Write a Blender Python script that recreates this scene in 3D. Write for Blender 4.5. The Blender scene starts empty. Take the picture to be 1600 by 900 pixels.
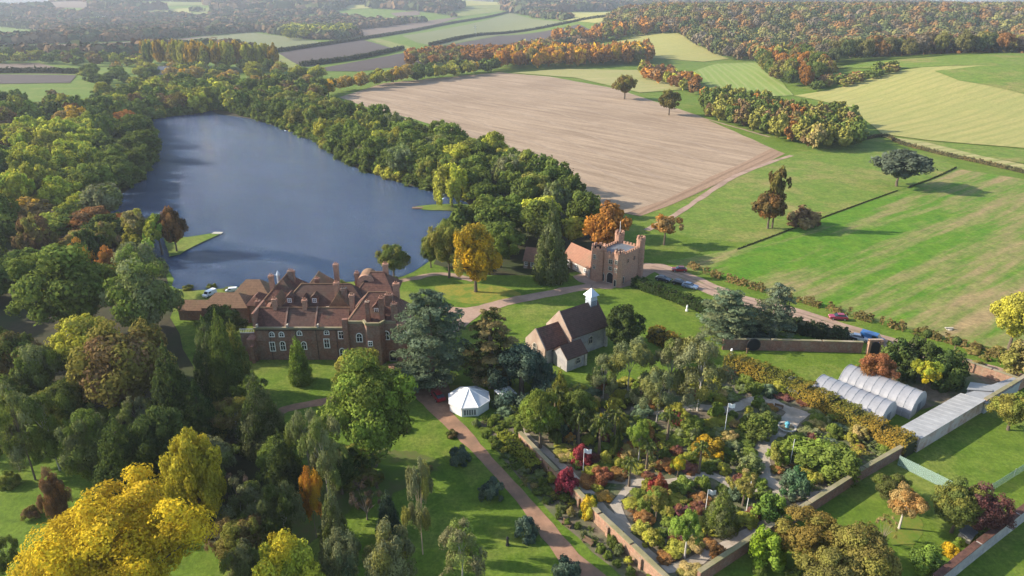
import bpy, bmesh, math, random
import numpy as np
from mathutils import Vector, Matrix

# ------------------------------------------------------------------ camera, sky, sun, exposure
SC = bpy.context.scene
COL = SC.collection
CAM_H, FPX, PITCH = 72.0, 1067.0, math.radians(22.8)
cam_d = bpy.data.cameras.new('camera'); cam_d.sensor_width = 36; cam_d.lens = FPX / 1600 * 36
cam_d.clip_start = 0.5; cam_d.clip_end = 60000
cam = bpy.data.objects.new('camera', cam_d); COL.objects.link(cam)
cam.location = (0, 0, CAM_H); cam.rotation_euler = (math.radians(90) - PITCH, 0, 0)
SC.camera = cam
SUN_EL, SUN_AZ = math.radians(27.5), math.radians(171.5)      # azimuth measured from +x, anticlockwise: sun at the left, a little beyond
w = bpy.data.worlds.new('World'); SC.world = w; w.use_nodes = True
nt = w.node_tree; bg = nt.nodes['Background']
sky = nt.nodes.new('ShaderNodeTexSky'); sky.sky_type = 'NISHITA'; sky.sun_disc = False
sky.sun_elevation = SUN_EL; sky.sun_rotation = math.radians(90) - SUN_AZ; sky.air_density = 1.0; sky.dust_density = 1.0
nt.links.new(sky.outputs[0], bg.inputs[0]); bg.inputs[1].default_value = 0.14
sd = bpy.data.lights.new('sun', 'SUN'); sd.energy = 4.5; sd.angle = math.radians(0.5); sd.color = (1, 0.90, 0.76)
sun = bpy.data.objects.new('sun', sd); COL.objects.link(sun)
sv = Vector((math.cos(SUN_EL) * math.cos(SUN_AZ), math.cos(SUN_EL) * math.sin(SUN_AZ), math.sin(SUN_EL)))
sun.rotation_euler = sv.to_track_quat('Z', 'Y').to_euler(); sun.location = (-100, 20, 150)
SC.view_settings.view_transform = 'Standard'; SC.view_settings.look = 'None'
SC.view_settings.exposure = 1.12; SC.view_settings.gamma = 1.0; SC.view_settings.use_curve_mapping = False
try:
    SC.cycles.volume_bounces = 0; SC.cycles.max_bounces = 6; SC.cycles.diffuse_bounces = 2; SC.cycles.transparent_max_bounces = 6
except Exception: pass

HAZE = 0.0001
RNG = np.random.default_rng(7)
random.seed(7)

# ------------------------------------------------------------------ terrain and placing
def S(a, b, v):
    t = np.clip((v - a) / (b - a), 0, 1); return t * t * (3 - 2 * t)
def hz(x, y):
    x = np.asarray(x, float); y = np.asarray(y, float)
    hill = 27 * np.exp(-((x - 480) / 230) ** 2 - ((y - 660) / 190) ** 2) * S(330, 560, y) * S(110, 340, x)
    wood = 50 * S(870, 1420, y) * S(40, 420, x + 0.1 * (y - 900)) * (1 - 0.75 * S(1700, 2700, y))
    far = S(1700, 3600, y) * (33 + 16 * np.sin(x / 900 + 1.0) + 9 * np.sin(x / 370 + y / 800))
    left = 50 * np.exp(-((x + 520) / 560) ** 2 - ((y - 3300) / 650) ** 2) * S(1600, 2600, y)
    left2 = 62 * np.exp(-((x + 1700) / 600) ** 2 - ((y - 3000) / 600) ** 2) * S(1600, 2600, y)
    rim = S(5200, 8500, np.hypot(x, y)) * S(0, 3000, y) * (24 + 8 * np.sin(x / 1100))
    return hill + wood + far + left + left2 + rim
def h1(x, y): return float(hz(x, y))
CP, SP = math.cos(PITCH), math.sin(PITCH)
def ray(px, py):
    a = (px - 800) / FPX; b = (450 - py) / FPX
    return a, CP + b * SP, -SP + b * CP
def G(px, py, z=None):
    "point of the ground seen at a place of the 1600x900 survey grid (or of the level z)"
    dx, dy, dz = ray(px, py)
    if z is not None:
        t = (z - CAM_H) / dz; return dx * t, dy * t
    if dz < -0.2:
        t = -CAM_H / dz
        return dx * t, dy * t
    t = 150.0
    prev = t
    while t < 14000:
        if CAM_H + dz * t < h1(dx * t, dy * t): break
        prev = t; t *= 1.012
    lo, hi = prev, t
    for _ in range(18):
        m = (lo + hi) / 2
        if CAM_H + dz * m < h1(dx * m, dy * m): hi = m
        else: lo = m
    return dx * hi, dy * hi
def Wp(px, py, Y):
    "x and z on the upright plane y = Y"
    dx, dy, dz = ray(px, py); t = Y / dy
    return dx * t, CAM_H + dz * t
def depth(x, y, z): return y * CP + (CAM_H - z) * SP
def topix(x, y, z):
    d = depth(x, y, z); u = (z - CAM_H) * CP + y * SP
    return 800 + FPX * x / d, 450 - FPX * u / d

# ------------------------------------------------------------------ object helpers
def tag(o, label=None, cat=None, group=None, kind=None):
    if label: o['label'] = label
    if cat: o['category'] = cat
    if group: o['group'] = group
    if kind: o['kind'] = kind
    return o
def link(name, me, parent=None):
    o = bpy.data.objects.new(name, me); COL.objects.link(o)
    if parent: o.parent = parent
    return o
def empty(name, x, y, z=0, rz=0):
    o = bpy.data.objects.new(name, None); COL.objects.link(o); o.empty_display_size = 0.5
    o.location = (x, y, z); o.rotation_euler = (0, 0, rz); return o
class MB:
    def __init__(s): s.v = []; s.f = []
    def add(s, vs, fs):
        n = len(s.v); s.v += [tuple(v) for v in vs]; s.f += [tuple(i + n for i in f) for f in fs]; return s
    def box(s, x0, x1, y0, y1, z0, z1):
        return s.add([(x0,y0,z0),(x1,y0,z0),(x1,y1,z0),(x0,y1,z0),(x0,y0,z1),(x1,y0,z1),(x1,y1,z1),(x0,y1,z1)],
                     [(3,2,1,0),(4,5,6,7),(0,1,5,4),(1,2,6,5),(2,3,7,6),(3,0,4,7)])
    def obox(s, p, q, wdt, z0, z1, up=None):
        "upright slab from p to q (2-D), width wdt"
        d = Vector((q[0]-p[0], q[1]-p[1])); n = Vector((-d.y, d.x)).normalized() * wdt / 2
        c = [(p[0]-n.x,p[1]-n.y),(q[0]-n.x,q[1]-n.y),(q[0]+n.x,q[1]+n.y),(p[0]+n.x,p[1]+n.y)]
        return s.prism(c, z0, z1)
    def prism(s, poly, z0, z1, top=None):
        n = len(poly); t = top or poly
        vs = [(x, y, z0) for x, y in poly] + [(x, y, z1) for x, y in t]
        a = sum(poly[i][0]*poly[(i+1)%n][1]-poly[(i+1)%n][0]*poly[i][1] for i in range(n))
        fs = [tuple(range(n-1, -1, -1)), tuple(range(n, 2*n))] + [(i, (i+1)%n, n+(i+1)%n, n+i) for i in range(n)]
        if a < 0: fs = [tuple(reversed(f)) for f in fs]
        return s.add(vs, fs)
    def ngon(s, cx, cy, r, n, z0, z1, r2=None, ph=0):
        r2 = r if r2 is None else r2
        A = [ph + 2*math.pi*i/n for i in range(n)]
        return s.prism([(cx+r*math.cos(a), cy+r*math.sin(a)) for a in A], z0, z1, [(cx+r2*math.cos(a), cy+r2*math.sin(a)) for a in A])
    def gable(s, x0, x1, y0, y1, ze, zr, axis='x', ov=0.0):
        "solid roof prism"
        if axis == 'x':
            m = (y0+y1)/2; x0 -= ov; x1 += ov; y0 -= ov; y1 += ov
            v = [(x0,y0,ze),(x1,y0,ze),(x1,y1,ze),(x0,y1,ze),(x0,m,zr),(x1,m,zr)]
        else:
            m = (x0+x1)/2; x0 -= ov; x1 += ov; y0 -= ov; y1 += ov
            v = [(x1,y0,ze),(x1,y1,ze),(x0,y1,ze),(x0,y0,ze),(m,y0,zr),(m,y1,zr)]
        return s.add(v, [(3,2,1,0),(0,1,5,4),(2,3,4,5),(1,2,5),(3,0,4)])
    def hip(s, x0, x1, y0, y1, ze, zr, axis='x', ins=None, ov=0.25):
        x0 -= ov; x1 += ov; y0 -= ov; y1 += ov
        if axis == 'x':
            m = (y0+y1)/2; i = (y1-y0)/2 if ins is None else ins
            r = [(x0+i,m,zr),(x1-i,m,zr)]
            return s.add([(x0,y0,ze),(x1,y0,ze),(x1,y1,ze),(x0,y1,ze)]+r, [(3,2,1,0),(0,1,5,4),(1,2,5),(2,3,4,5),(3,0,4)])
        m = (x0+x1)/2; i = (x1-x0)/2 if ins is None else ins
        r = [(m,y0+i,zr),(m,y1-i,zr)]
        return s.add([(x0,y0,ze),(x1,y0,ze),(x1,y1,ze),(x0,y1,ze)]+r, [(3,2,1,0),(0,1,4),(1,2,5,4),(2,3,5),(3,0,4,5)])
    def tube(s, pts, rad, n=6):
        pts = [Vector(p) for p in pts]; b = len(s.v); vs = []; fs = []
        for i, p in enumerate(pts):
            d = (pts[min(i+1, len(pts)-1)] - pts[max(i-1, 0)]).normalized()
            u = d.orthogonal().normalized(); v = d.cross(u); r = rad[i] if hasattr(rad, '__len__') else rad
            vs += [p + u*r*math.cos(2*math.pi*k/n) + v*r*math.sin(2*math.pi*k/n) for k in range(n)]
        for i in range(len(pts)-1):
            for k in range(n): fs.append((i*n+k, i*n+(k+1)%n, (i+1)*n+(k+1)%n, (i+1)*n+k))
        fs.append(tuple(range(n-1, -1, -1))); fs.append(tuple((len(pts)-1)*n+k for k in range(n)))
        return s.add(vs, fs)
    def mesh(s, name, m):
        me = bpy.data.meshes.new(name); me.from_pydata(s.v, [], s.f); me.materials.append(m); me.update(); return me
    def build(s, name, m, parent=None): return link(name, s.mesh(name, m), parent)

# ------------------------------------------------------------------ materials
def newmat(name):
    m = bpy.data.materials.new(name); m.use_nodes = True
    n = m.node_tree; b = n.nodes['Principled BSDF']; b.inputs['Specular IOR Level'].default_value = 0.2
    return m, n, b
def nd(n, t, **kw):
    o = n.nodes.new(t)
    for k, v in kw.items():
        if hasattr(o, k): setattr(o, k, v)
        else: o.inputs[k].default_value = v
    return o
def mixc(n, fac, a, b, mode='MIX'):
    m = n.nodes.new('ShaderNodeMix'); m.data_type = 'RGBA'; m.blend_type = mode
    for sock, val in ((m.inputs[0], fac), (m.inputs[6], a), (m.inputs[7], b)):
        if hasattr(val, 'links'): n.links.new(val, sock)
        elif isinstance(val, tuple): sock.default_value = (*val, 1)
        else: sock.default_value = val
    return m.outputs[2]
def ramp(n, src, lo, hi):
    r = n.nodes.new('ShaderNodeMapRange'); r.inputs[1].default_value = lo; r.inputs[2].default_value = hi
    n.links.new(src, r.inputs[0]); return r.outputs[0]
def coords(n, rot=0.0, scale=(1, 1, 1)):
    g = n.nodes.new('ShaderNodeTexCoord'); r = n.nodes.new('ShaderNodeMapping'); mp = n.nodes.new('ShaderNodeMapping')
    r.inputs['Rotation'].default_value = (0, 0, rot); mp.inputs['Scale'].default_value = scale
    n.links.new(g.outputs['Object'], r.inputs[0]); n.links.new(r.outputs[0], mp.inputs[0]); return mp.outputs[0]
def noise(n, vec, scale, detail=4, rough=0.6, out=0):
    t = nd(n, 'ShaderNodeTexNoise'); t.inputs['Scale'].default_value = scale; t.inputs['Detail'].default_value = detail
    t.inputs['Roughness'].default_value = rough; n.links.new(vec, t.inputs['Vector']); return t.outputs[out]
def rough_mat(name, a, b, scale=0.6, rough=0.9, c=None, scale2=0.08, bump=0.0, spec=0.2):
    "two tones broken up by noise, a third in large patches"
    m, n, p = newmat(name); v = coords(n)
    col = mixc(n, ramp(n, noise(n, v, scale, 6, 0.7), 0.35, 0.65), a, b)
    if c: col = mixc(n, ramp(n, noise(n, v, scale2, 3), 0.45, 0.65), col, c)
    n.links.new(col, p.inputs['Base Color']); p.inputs['Roughness'].default_value = rough; p.inputs['Specular IOR Level'].default_value = spec
    if bump:
        bp = nd(n, 'ShaderNodeBump'); bp.inputs['Strength'].default_value = bump; bp.inputs['Distance'].default_value = 0.1
        n.links.new(noise(n, v, scale * 3, 5), bp.inputs['Height']); n.links.new(bp.outputs[0], p.inputs['Normal'])
    return m
def grass_mat(name, a, b, c, patch=0.03, fine=1.2, rot=0.0, streak=(1, 1, 1), dry=(0.5, 0.68)):
    m, n, p = newmat(name); v = coords(n); vs = coords(n, rot, streak)
    col = mixc(n, ramp(n, noise(n, v, 0.16, 5, 0.7), 0.34, 0.66), a, b)
    col = mixc(n, ramp(n, noise(n, vs, patch, 6, 0.72), *dry), col, c)
    f = noise(n, v, fine, 4, 0.8)
    col = mixc(n, 1.0, col, mixc(n, ramp(n, noise(n, v, fine * 0.28, 5, 0.75), 0.3, 0.7), (0.70, 0.74, 0.75), (1.22, 1.18, 1.2)), 'MULTIPLY')
    lf = nd(n, 'ShaderNodeMapRange'); n.links.new(noise(n, v, 3.1, 3, 0.7), lf.inputs[0]); lf.inputs[1].default_value = 0.64; lf.inputs[2].default_value = 0.76; lf.inputs[4].default_value = 0.55
    col = mixc(n, lf.outputs[0], col, (0.24, 0.17, 0.05))
    col = mixc(n, 1.0, col, mixc(n, ramp(n, f, 0.25, 0.75), (0.62, 0.62, 0.62), (1.35, 1.35, 1.3)), 'MULTIPLY')
    n.links.new(col, p.inputs['Base Color']); p.inputs['Roughness'].default_value = 0.95; p.inputs['Specular IOR Level'].default_value = 0.1
    bp = nd(n, 'ShaderNodeBump'); bp.inputs['Strength'].default_value = 0.5; bp.inputs['Distance'].default_value = 0.25
    n.links.new(f, bp.inputs['Height']); n.links.new(bp.outputs[0], p.inputs['Normal'])
    return m
def furrow_mat(name, a, b, c, rot, wl, warp=1.5, amt=0.6, patch=0.02):
    "ploughed or mown rows: fine rows every wl metres running along rot, broader uneven bands and patches"
    m, n, p = newmat(name); v = coords(n, -rot)
    ws = nd(n, 'ShaderNodeTexWave'); ws.bands_direction = 'Y'; ws.inputs['Scale'].default_value = 0.314 / wl
    ws.inputs['Distortion'].default_value = warp; ws.inputs['Detail'].default_value = 3; ws.inputs['Detail Scale'].default_value = 0.4
    n.links.new(v, ws.inputs['Vector'])
    st = coords(n, -rot, (0.06, 1, 1))
    band = noise(n, st, 0.22, 5, 0.75)
    col = mixc(n, ramp(n, band, 0.36, 0.64), a, b)
    mu = n.nodes.new('ShaderNodeMath'); mu.operation = 'MULTIPLY'; n.links.new(ramp(n, ws.outputs['Fac'], 0.55, 1.0), mu.inputs[0]); mu.inputs[1].default_value = amt
    col = mixc(n, mu.outputs[0], col, c)
    col = mixc(n, ramp(n, noise(n, coords(n), patch, 4), 0.5, 0.75), col, b)
    fn = noise(n, coords(n, -rot, (0.25, 1, 1)), 1.1, 4, 0.8)
    col = mixc(n, 1.0, col, mixc(n, ramp(n, fn, 0.25, 0.75), (0.75, 0.75, 0.75), (1.22, 1.22, 1.22)), 'MULTIPLY')
    n.links.new(col, p.inputs['Base Color']); p.inputs['Roughness'].default_value = 0.95; p.inputs['Specular IOR Level'].default_value = 0.1
    return m
def leaf_mat(name, trans=0.3):
    "leaf colour = object colour, drifting to the object's accent from clump to clump"
    m = bpy.data.materials.new(name); m.use_nodes = True; n = m.node_tree; n.nodes.clear()
    out = n.nodes.new('ShaderNodeOutputMaterial'); oi = n.nodes.new('ShaderNodeObjectInfo')
    ac = nd(n, 'ShaderNodeAttribute'); ac.attribute_type = 'OBJECT'; ac.attribute_name = 'accent'
    tn = nd(n, 'ShaderNodeAttribute'); tn.attribute_name = 'tint'
    cl = nd(n, 'ShaderNodeAttribute'); cl.attribute_name = 'clump'
    col = mixc(n, ramp(n, cl.outputs['Fac'], 0.3, 0.95), oi.outputs['Color'], ac.outputs['Color'])
    bright = n.nodes.new('ShaderNodeMapRange'); bright.inputs[3].default_value = 0.55; bright.inputs[4].default_value = 1.5
    n.links.new(tn.outputs['Fac'], bright.inputs[0])
    comb = n.nodes.new('ShaderNodeVectorMath'); comb.operation = 'SCALE'; n.links.new(col, comb.inputs[0]); n.links.new(bright.outputs[0], comb.inputs['Scale'])
    d = nd(n, 'ShaderNodeBsdfDiffuse'); t = nd(n, 'ShaderNodeBsdfTranslucent'); mx = n.nodes.new('ShaderNodeMixShader'); mx.inputs[0].default_value = trans
    n.links.new(comb.outputs[0], d.inputs[0]); n.links.new(comb.outputs[0], t.inputs[0])
    n.links.new(d.outputs[0], mx.inputs[1]); n.links.new(t.outputs[0], mx.inputs[2]); n.links.new(mx.outputs[0], out.inputs[0])
    return m
def bark_mat():
    m, n, p = newmat('bark'); oi = n.nodes.new('ShaderNodeObjectInfo'); v = coords(n, 0, (1, 1, 0.25))
    col = mixc(n, 1.0, oi.outputs['Color'], mixc(n, noise(n, v, 4, 5), (0.5, 0.5, 0.5), (1.5, 1.5, 1.5)), 'MULTIPLY')
    n.links.new(col, p.inputs['Base Color']); p.inputs['Roughness'].default_value = 0.95; return m
def flat_mat(name, c, rough=0.6, metal=0.0, spec=0.3, var=0.18, scale=1.5):
    m, n, p = newmat(name); v = coords(n)
    k = lambda f: tuple(x * f for x in c)
    n.links.new(mixc(n, ramp(n, noise(n, v, scale, 5, 0.7), 0.3, 0.7), k(1 - var), k(1 + var)), p.inputs['Base Color'])
    p.inputs['Roughness'].default_value = rough; p.inputs['Metallic'].default_value = metal; p.inputs['Specular IOR Level'].default_value = spec
    return m
def brick_mat(name, a, b, mortar, stain, scale=1.0):
    m, n, p = newmat(name)
    g = n.nodes.new('ShaderNodeTexCoord'); sx = n.nodes.new('ShaderNodeSeparateXYZ'); n.links.new(g.outputs['Object'], sx.inputs[0])
    ad = n.nodes.new('ShaderNodeMath'); ad.operation = 'ADD'; n.links.new(sx.outputs[0], ad.inputs[0]); n.links.new(sx.outputs[1], ad.inputs[1])
    cb = n.nodes.new('ShaderNodeCombineXYZ'); n.links.new(ad.outputs[0], cb.inputs[0]); n.links.new(sx.outputs[2], cb.inputs[1])
    br = nd(n, 'ShaderNodeTexBrick'); br.inputs['Color1'].default_value = (*a, 1); br.inputs['Color2'].default_value = (*b, 1); br.inputs['Mortar'].default_value = (*mortar, 1)
    br.inputs['Scale'].default_value = scale; br.inputs['Brick Width'].default_value = 0.45; br.inputs['Row Height'].default_value = 0.15; br.inputs['Mortar Size'].default_value = 0.012
    n.links.new(cb.outputs[0], br.inputs['Vector'])
    col = mixc(n, ramp(n, noise(n, g.outputs['Object'], 0.45, 6, 0.72), 0.42, 0.72), br.outputs['Color'], stain)
    fn = noise(n, g.outputs['Object'], 2.2, 5, 0.75)
    col = mixc(n, 1.0, col, mixc(n, ramp(n, fn, 0.3, 0.7), (0.7, 0.7, 0.7), (1.3, 1.3, 1.3)), 'MULTIPLY')
    n.links.new(col, p.inputs['Base Color']); p.inputs['Roughness'].default_value = 0.9; p.inputs['Specular IOR Level'].default_value = 0.1
    return m
def tile_mat(name, a, b, moss):
    m, n, p = newmat(name); v = coords(n)
    sx = n.nodes.new('ShaderNodeSeparateXYZ'); n.links.new(v, sx.inputs[0])
    wv = n.nodes.new('ShaderNodeMath'); wv.operation = 'FRACT'; ml = n.nodes.new('ShaderNodeMath'); ml.operation = 'MULTIPLY'; ml.inputs[1].default_value = 3.3
    n.links.new(sx.outputs[2], ml.inputs[0]); n.links.new(ml.outputs[0], wv.inputs[0])
    col = mixc(n, ramp(n, noise(n, v, 1.6, 6, 0.8), 0.35, 0.65), a, b)
    col = mixc(n, ramp(n, noise(n, v, 0.22, 4, 0.7), 0.5, 0.72), col, moss)
    col = mixc(n, 1.0, col, mixc(n, ramp(n, wv.outputs[0], 0.0, 0.35), (0.72, 0.72, 0.72), (1.06, 1.06, 1.06)), 'MULTIPLY')
    n.links.new(col, p.inputs['Base Color']); p.inputs['Roughness'].default_value = 0.88; p.inputs['Specular IOR Level'].default_value = 0.15
    return m
def glass_mat(name, c=(0.02, 0.025, 0.03), rough=0.08):
    m, n, p = newmat(name); p.inputs['Base Color'].default_value = (*c, 1); p.inputs['Roughness'].default_value = rough; p.inputs['Specular IOR Level'].default_value = 0.6
    return m
def water_mat():
    m, n, p = newmat('water'); v = coords(n, 0.35, (1, 1.7, 1))
    deep = mixc(n, ramp(n, noise(n, coords(n, 0.5, (1, 0.4, 1)), 0.02, 4), 0.3, 0.7), (0.018, 0.050, 0.128), (0.023, 0.060, 0.146))
    n.links.new(deep, p.inputs['Base Color']); rw = nd(n, 'ShaderNodeMapRange'); n.links.new(noise(n, coords(n, 0.5, (0.3, 1.2, 1)), 0.05, 5, 0.7), rw.inputs[0]); rw.inputs[1].default_value = 0.35; rw.inputs[2].default_value = 0.65; rw.inputs[3].default_value = 0.06; rw.inputs[4].default_value = 0.14
    n.links.new(rw.outputs[0], p.inputs['Roughness']); p.inputs['Specular IOR Level'].default_value = 0.5; p.inputs['IOR'].default_value = 1.6; p.inputs['Specular Tint'].default_value = (0.6, 0.78, 1.0, 1)
    hs = nd(n, 'ShaderNodeMath'); hs.operation = 'ADD'; n.links.new(noise(n, v, 0.75, 3, 0.6), hs.inputs[0]); n.links.new(noise(n, v, 2.4, 3, 0.6), hs.inputs[1])
    bp = nd(n, 'ShaderNodeBump'); bp.inputs['Distance'].default_value = 0.95; bp.inputs['Strength'].default_value = 1.0
    n.links.new(hs.outputs[0], bp.inputs['Height']); n.links.new(bp.outputs[0], p.inputs['Normal'])
    return m

M = {}
M['lawn'] = grass_mat('lawn', (0.082, 0.140, 0.014), (0.118, 0.172, 0.022), (0.185, 0.195, 0.045), 0.05, 1.6, 0, (1, 1, 1), (0.50, 0.72))
M['meadow'] = grass_mat('meadow', (0.10, 0.17, 0.022), (0.15, 0.19, 0.035), (0.24, 0.20, 0.07), 0.025, 0.8)
M['pasture'] = grass_mat('pasture', (0.066, 0.165, 0.012), (0.105, 0.185, 0.017), (0.27, 0.20, 0.095), 0.06, 0.8, math.radians(-37), (0.12, 1, 1), (0.46, 0.62))
M['far_grass'] = grass_mat('far_grass', (0.16, 0.18, 0.05), (0.19, 0.21, 0.055), (0.22, 0.20, 0.09), 0.012, 0.2)
M['straw'] = furrow_mat('straw', (0.33, 0.29, 0.10), (0.26, 0.26, 0.08), (0.20, 0.21, 0.06), math.radians(35), 9, 4.0, 0.45)
M['mown'] = furrow_mat('mown', (0.15, 0.21, 0.04), (0.19, 0.24, 0.06), (0.26, 0.27, 0.10), math.radians(80), 7, 2.0, 0.6)
M['hay'] = furrow_mat('hay', (0.36, 0.30, 0.14), (0.24, 0.25, 0.08), (0.16, 0.18, 0.05), math.radians(20), 8, 3.0, 0.6)
M['stubble'] = furrow_mat('stubble', (0.37, 0.277, 0.187), (0.225, 0.16, 0.105), (0.17, 0.12, 0.078), math.radians(-47), 24, 3.5, 0.16, 0.012)
M['headland'] = furrow_mat('headland', (0.30, 0.20, 0.13), (0.25, 0.165, 0.105), (0.17, 0.11, 0.07), math.radians(52), 4.2, 0.6, 0.7)
M['plough'] = furrow_mat('plough', (0.17, 0.13, 0.095), (0.14, 0.105, 0.08), (0.11, 0.08, 0.06), math.radians(25), 16, 1.0, 0.5, 0.006)
M['plough_dark'] = furrow_mat('plough_dark', (0.085, 0.068, 0.06), (0.07, 0.056, 0.05), (0.055, 0.045, 0.042), math.radians(25), 18, 1.0, 0.5, 0.006)
M['crop'] = furrow_mat('crop', (0.125, 0.15, 0.055), (0.16, 0.165, 0.075), (0.17, 0.15, 0.09), math.radians(25), 22, 1.0, 0.4, 0.004)
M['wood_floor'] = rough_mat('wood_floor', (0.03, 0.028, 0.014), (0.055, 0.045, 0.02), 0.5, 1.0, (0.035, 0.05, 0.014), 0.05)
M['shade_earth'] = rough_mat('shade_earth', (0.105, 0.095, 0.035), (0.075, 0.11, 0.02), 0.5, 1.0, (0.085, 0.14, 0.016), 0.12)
M['litter'] = rough_mat('litter', (0.26, 0.20, 0.03), (0.13, 0.165, 0.02), 1.3, 1.0, (0.10, 0.155, 0.016), 0.3)
M['litter_thin'] = rough_mat('litter_thin', (0.17, 0.16, 0.028), (0.10, 0.155, 0.018), 1.6, 1.0, (0.09, 0.15, 0.016), 0.35)
M['soil'] = rough_mat('soil', (0.10, 0.085, 0.055), (0.19, 0.15, 0.105), 0.9, 1.0, (0.075, 0.105, 0.035), 0.16, 0.6)
M['gravel'] = rough_mat('gravel', (0.33, 0.28, 0.22), (0.40, 0.34, 0.27), 1.5, 1.0, (0.27, 0.225, 0.165), 0.25, 0.4)
M['drive'] = rough_mat('drive', (0.29, 0.195, 0.14), (0.36, 0.25, 0.185), 1.3, 1.0, (0.24, 0.165, 0.115), 0.15, 0.3)
M['path'] = rough_mat('path', (0.24, 0.135, 0.082), (0.33, 0.19, 0.118), 0.7, 1.0, (0.20, 0.125, 0.08), 0.2, 0.4)
M['rut'] = rough_mat('rut', (0.20, 0.135, 0.10), (0.26, 0.18, 0.13), 1.3, 1.0, (0.17, 0.15, 0.07), 0.2, 0.3)
M['water'] = water_mat()
M['leaf'] = leaf_mat('leaf', 0.28); M['bark'] = bark_mat()
M['brick'] = brick_mat('brick', (0.25, 0.115, 0.075), (0.19, 0.085, 0.06), (0.27, 0.2, 0.15), (0.235, 0.185, 0.145))
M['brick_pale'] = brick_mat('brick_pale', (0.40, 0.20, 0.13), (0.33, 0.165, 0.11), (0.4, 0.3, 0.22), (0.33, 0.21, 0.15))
M['brick_wall'] = brick_mat('brick_wall', (0.40, 0.215, 0.14), (0.31, 0.16, 0.105), (0.36, 0.27, 0.2), (0.24, 0.18, 0.115))
M['flint'] = rough_mat('flint', (0.36, 0.34, 0.33), (0.25, 0.235, 0.23), 2.0, 0.9, (0.42, 0.39, 0.35), 0.4, 0.4)
M['tile'] = tile_mat('tile', (0.075, 0.038, 0.03), (0.17, 0.085, 0.06), (0.10, 0.085, 0.055))
M['tile_dark'] = tile_mat('tile_dark', (0.075, 0.043, 0.034), (0.125, 0.072, 0.054), (0.10, 0.075, 0.056))
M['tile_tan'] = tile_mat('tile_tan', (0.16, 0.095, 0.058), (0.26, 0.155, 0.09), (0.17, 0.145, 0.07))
M['tile_red'] = tile_mat('tile_red', (0.24, 0.12, 0.08), (0.32, 0.165, 0.105), (0.21, 0.14, 0.09))
M['white'] = flat_mat('white', (0.78, 0.77, 0.74), 0.6, 0, 0.3, 0.06)
M['canvas'] = flat_mat('canvas', (0.72, 0.71, 0.69), 0.8, 0, 0.2, 0.07)
M['stone'] = flat_mat('stone', (0.40, 0.36, 0.29), 0.9, 0, 0.2, 0.25)
M['lead'] = flat_mat('lead', (0.42, 0.46, 0.50), 0.45, 0.2, 0.4, 0.12)
M['slate'] = flat_mat('slate', (0.12, 0.135, 0.15), 0.5, 0, 0.4, 0.2)
M['glass'] = glass_mat('glass'); M['dark'] = flat_mat('dark', (0.012, 0.012, 0.014), 0.8)
M['wood'] = flat_mat('wood', (0.16, 0.10, 0.06), 0.8)
M['iron'] = flat_mat('iron', (0.02, 0.02, 0.022), 0.5)
M['poly'] = flat_mat('poly', (0.25, 0.25, 0.26), 0.35, 0, 0.5, 0.14, 0.5)
M['poly_end'] = flat_mat('poly_end', (0.34, 0.35, 0.35), 0.5, 0, 0.4, 0.15, 0.8)
M['sheet'] = flat_mat('sheet', (0.27, 0.27, 0.265), 0.5, 0, 0.4, 0.18, 0.4)
M['plaster'] = rough_mat('plaster', (0.36, 0.265, 0.20), (0.27, 0.19, 0.14), 1.2, .95, (0.40, 0.32, 0.25), .3)
M['lime'] = rough_mat('lime', (0.48, 0.43, 0.38), (0.30, 0.17, 0.12), 0.8, 0.95, (0.42, 0.38, 0.34), 0.25)
M['rubber'] = flat_mat('rubber', (0.02, 0.02, 0.02), 0.9); M['steel'] = flat_mat('steel', (0.45, 0.45, 0.46), 0.4, 0.8)
def net_mat():
    m = bpy.data.materials.new('netting'); m.use_nodes = True; n = m.node_tree; p = n.nodes['Principled BSDF']
    p.inputs['Base Color'].default_value = (0.30, 0.42, 0.36, 1); p.inputs['Alpha'].default_value = 0.42; p.inputs['Roughness'].default_value = 0.9; return m
M['net'] = net_mat()
PAINT = {}
def paint(c):
    if c not in PAINT:
        m, n, p = newmat('car_paint'); p.inputs['Base Color'].default_value = (*c, 1); p.inputs['Roughness'].default_value = 0.28
        p.inputs['Specular IOR Level'].default_value = 0.5; p.inputs['Coat Weight'].default_value = 0.5; PAINT[c] = m
    return PAINT[c]

# ------------------------------------------------------------------ the setting: ground, fields, water, roads
def ground():
    rr = [0.0] + list(np.geomspace(15, 12500, 190)); na = 420
    A = np.linspace(0, 2 * math.pi, na, endpoint=False)
    v = [(0, 0, 0)]; f = []
    for r in rr[1:]:
        x = r * np.cos(A); y = r * np.sin(A); z = hz(x, y)
        v += list(zip(x.tolist(), y.tolist(), z.tolist()))
    for k in range(na): f.append((0, 1 + k, 1 + (k + 1) % na))
    for i in range(len(rr) - 2):
        a = 1 + i * na; b = a + na
        for k in range(na): f.append((a + k, b + k, b + (k + 1) % na, a + (k + 1) % na))
    me = bpy.data.meshes.new('ground'); me.from_pydata(v, [], f); me.materials.append(M['lawn_ground']); me.update()
    for p in me.polygons: p.use_smooth = True
    tag(link('ground', me), kind='structure')
def smooth_closed(pts, step=8.0, amp=0.0, curved=True, seed=1):
    rg = np.random.default_rng(seed); out = []; n = len(pts)
    for i in range(n):
        p0, p1, p2, p3 = [np.array(pts[(i + k) % n], float) for k in (-1, 0, 1, 2)]
        L = np.linalg.norm(p2 - p1); m = max(1, int(L / step))
        for j in range(m):
            t = j / m
            if curved: q = 0.5 * (2*p1 + (p2-p0)*t + (2*p0-5*p1+4*p2-p3)*t*t + (-p0+3*p1-3*p2+p3)*t**3)
            else: q = p1 + (p2 - p1) * t
            if amp: q = q + rg.normal(0, amp, 2)
            out.append((float(q[0]), float(q[1])))
    return out
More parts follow.
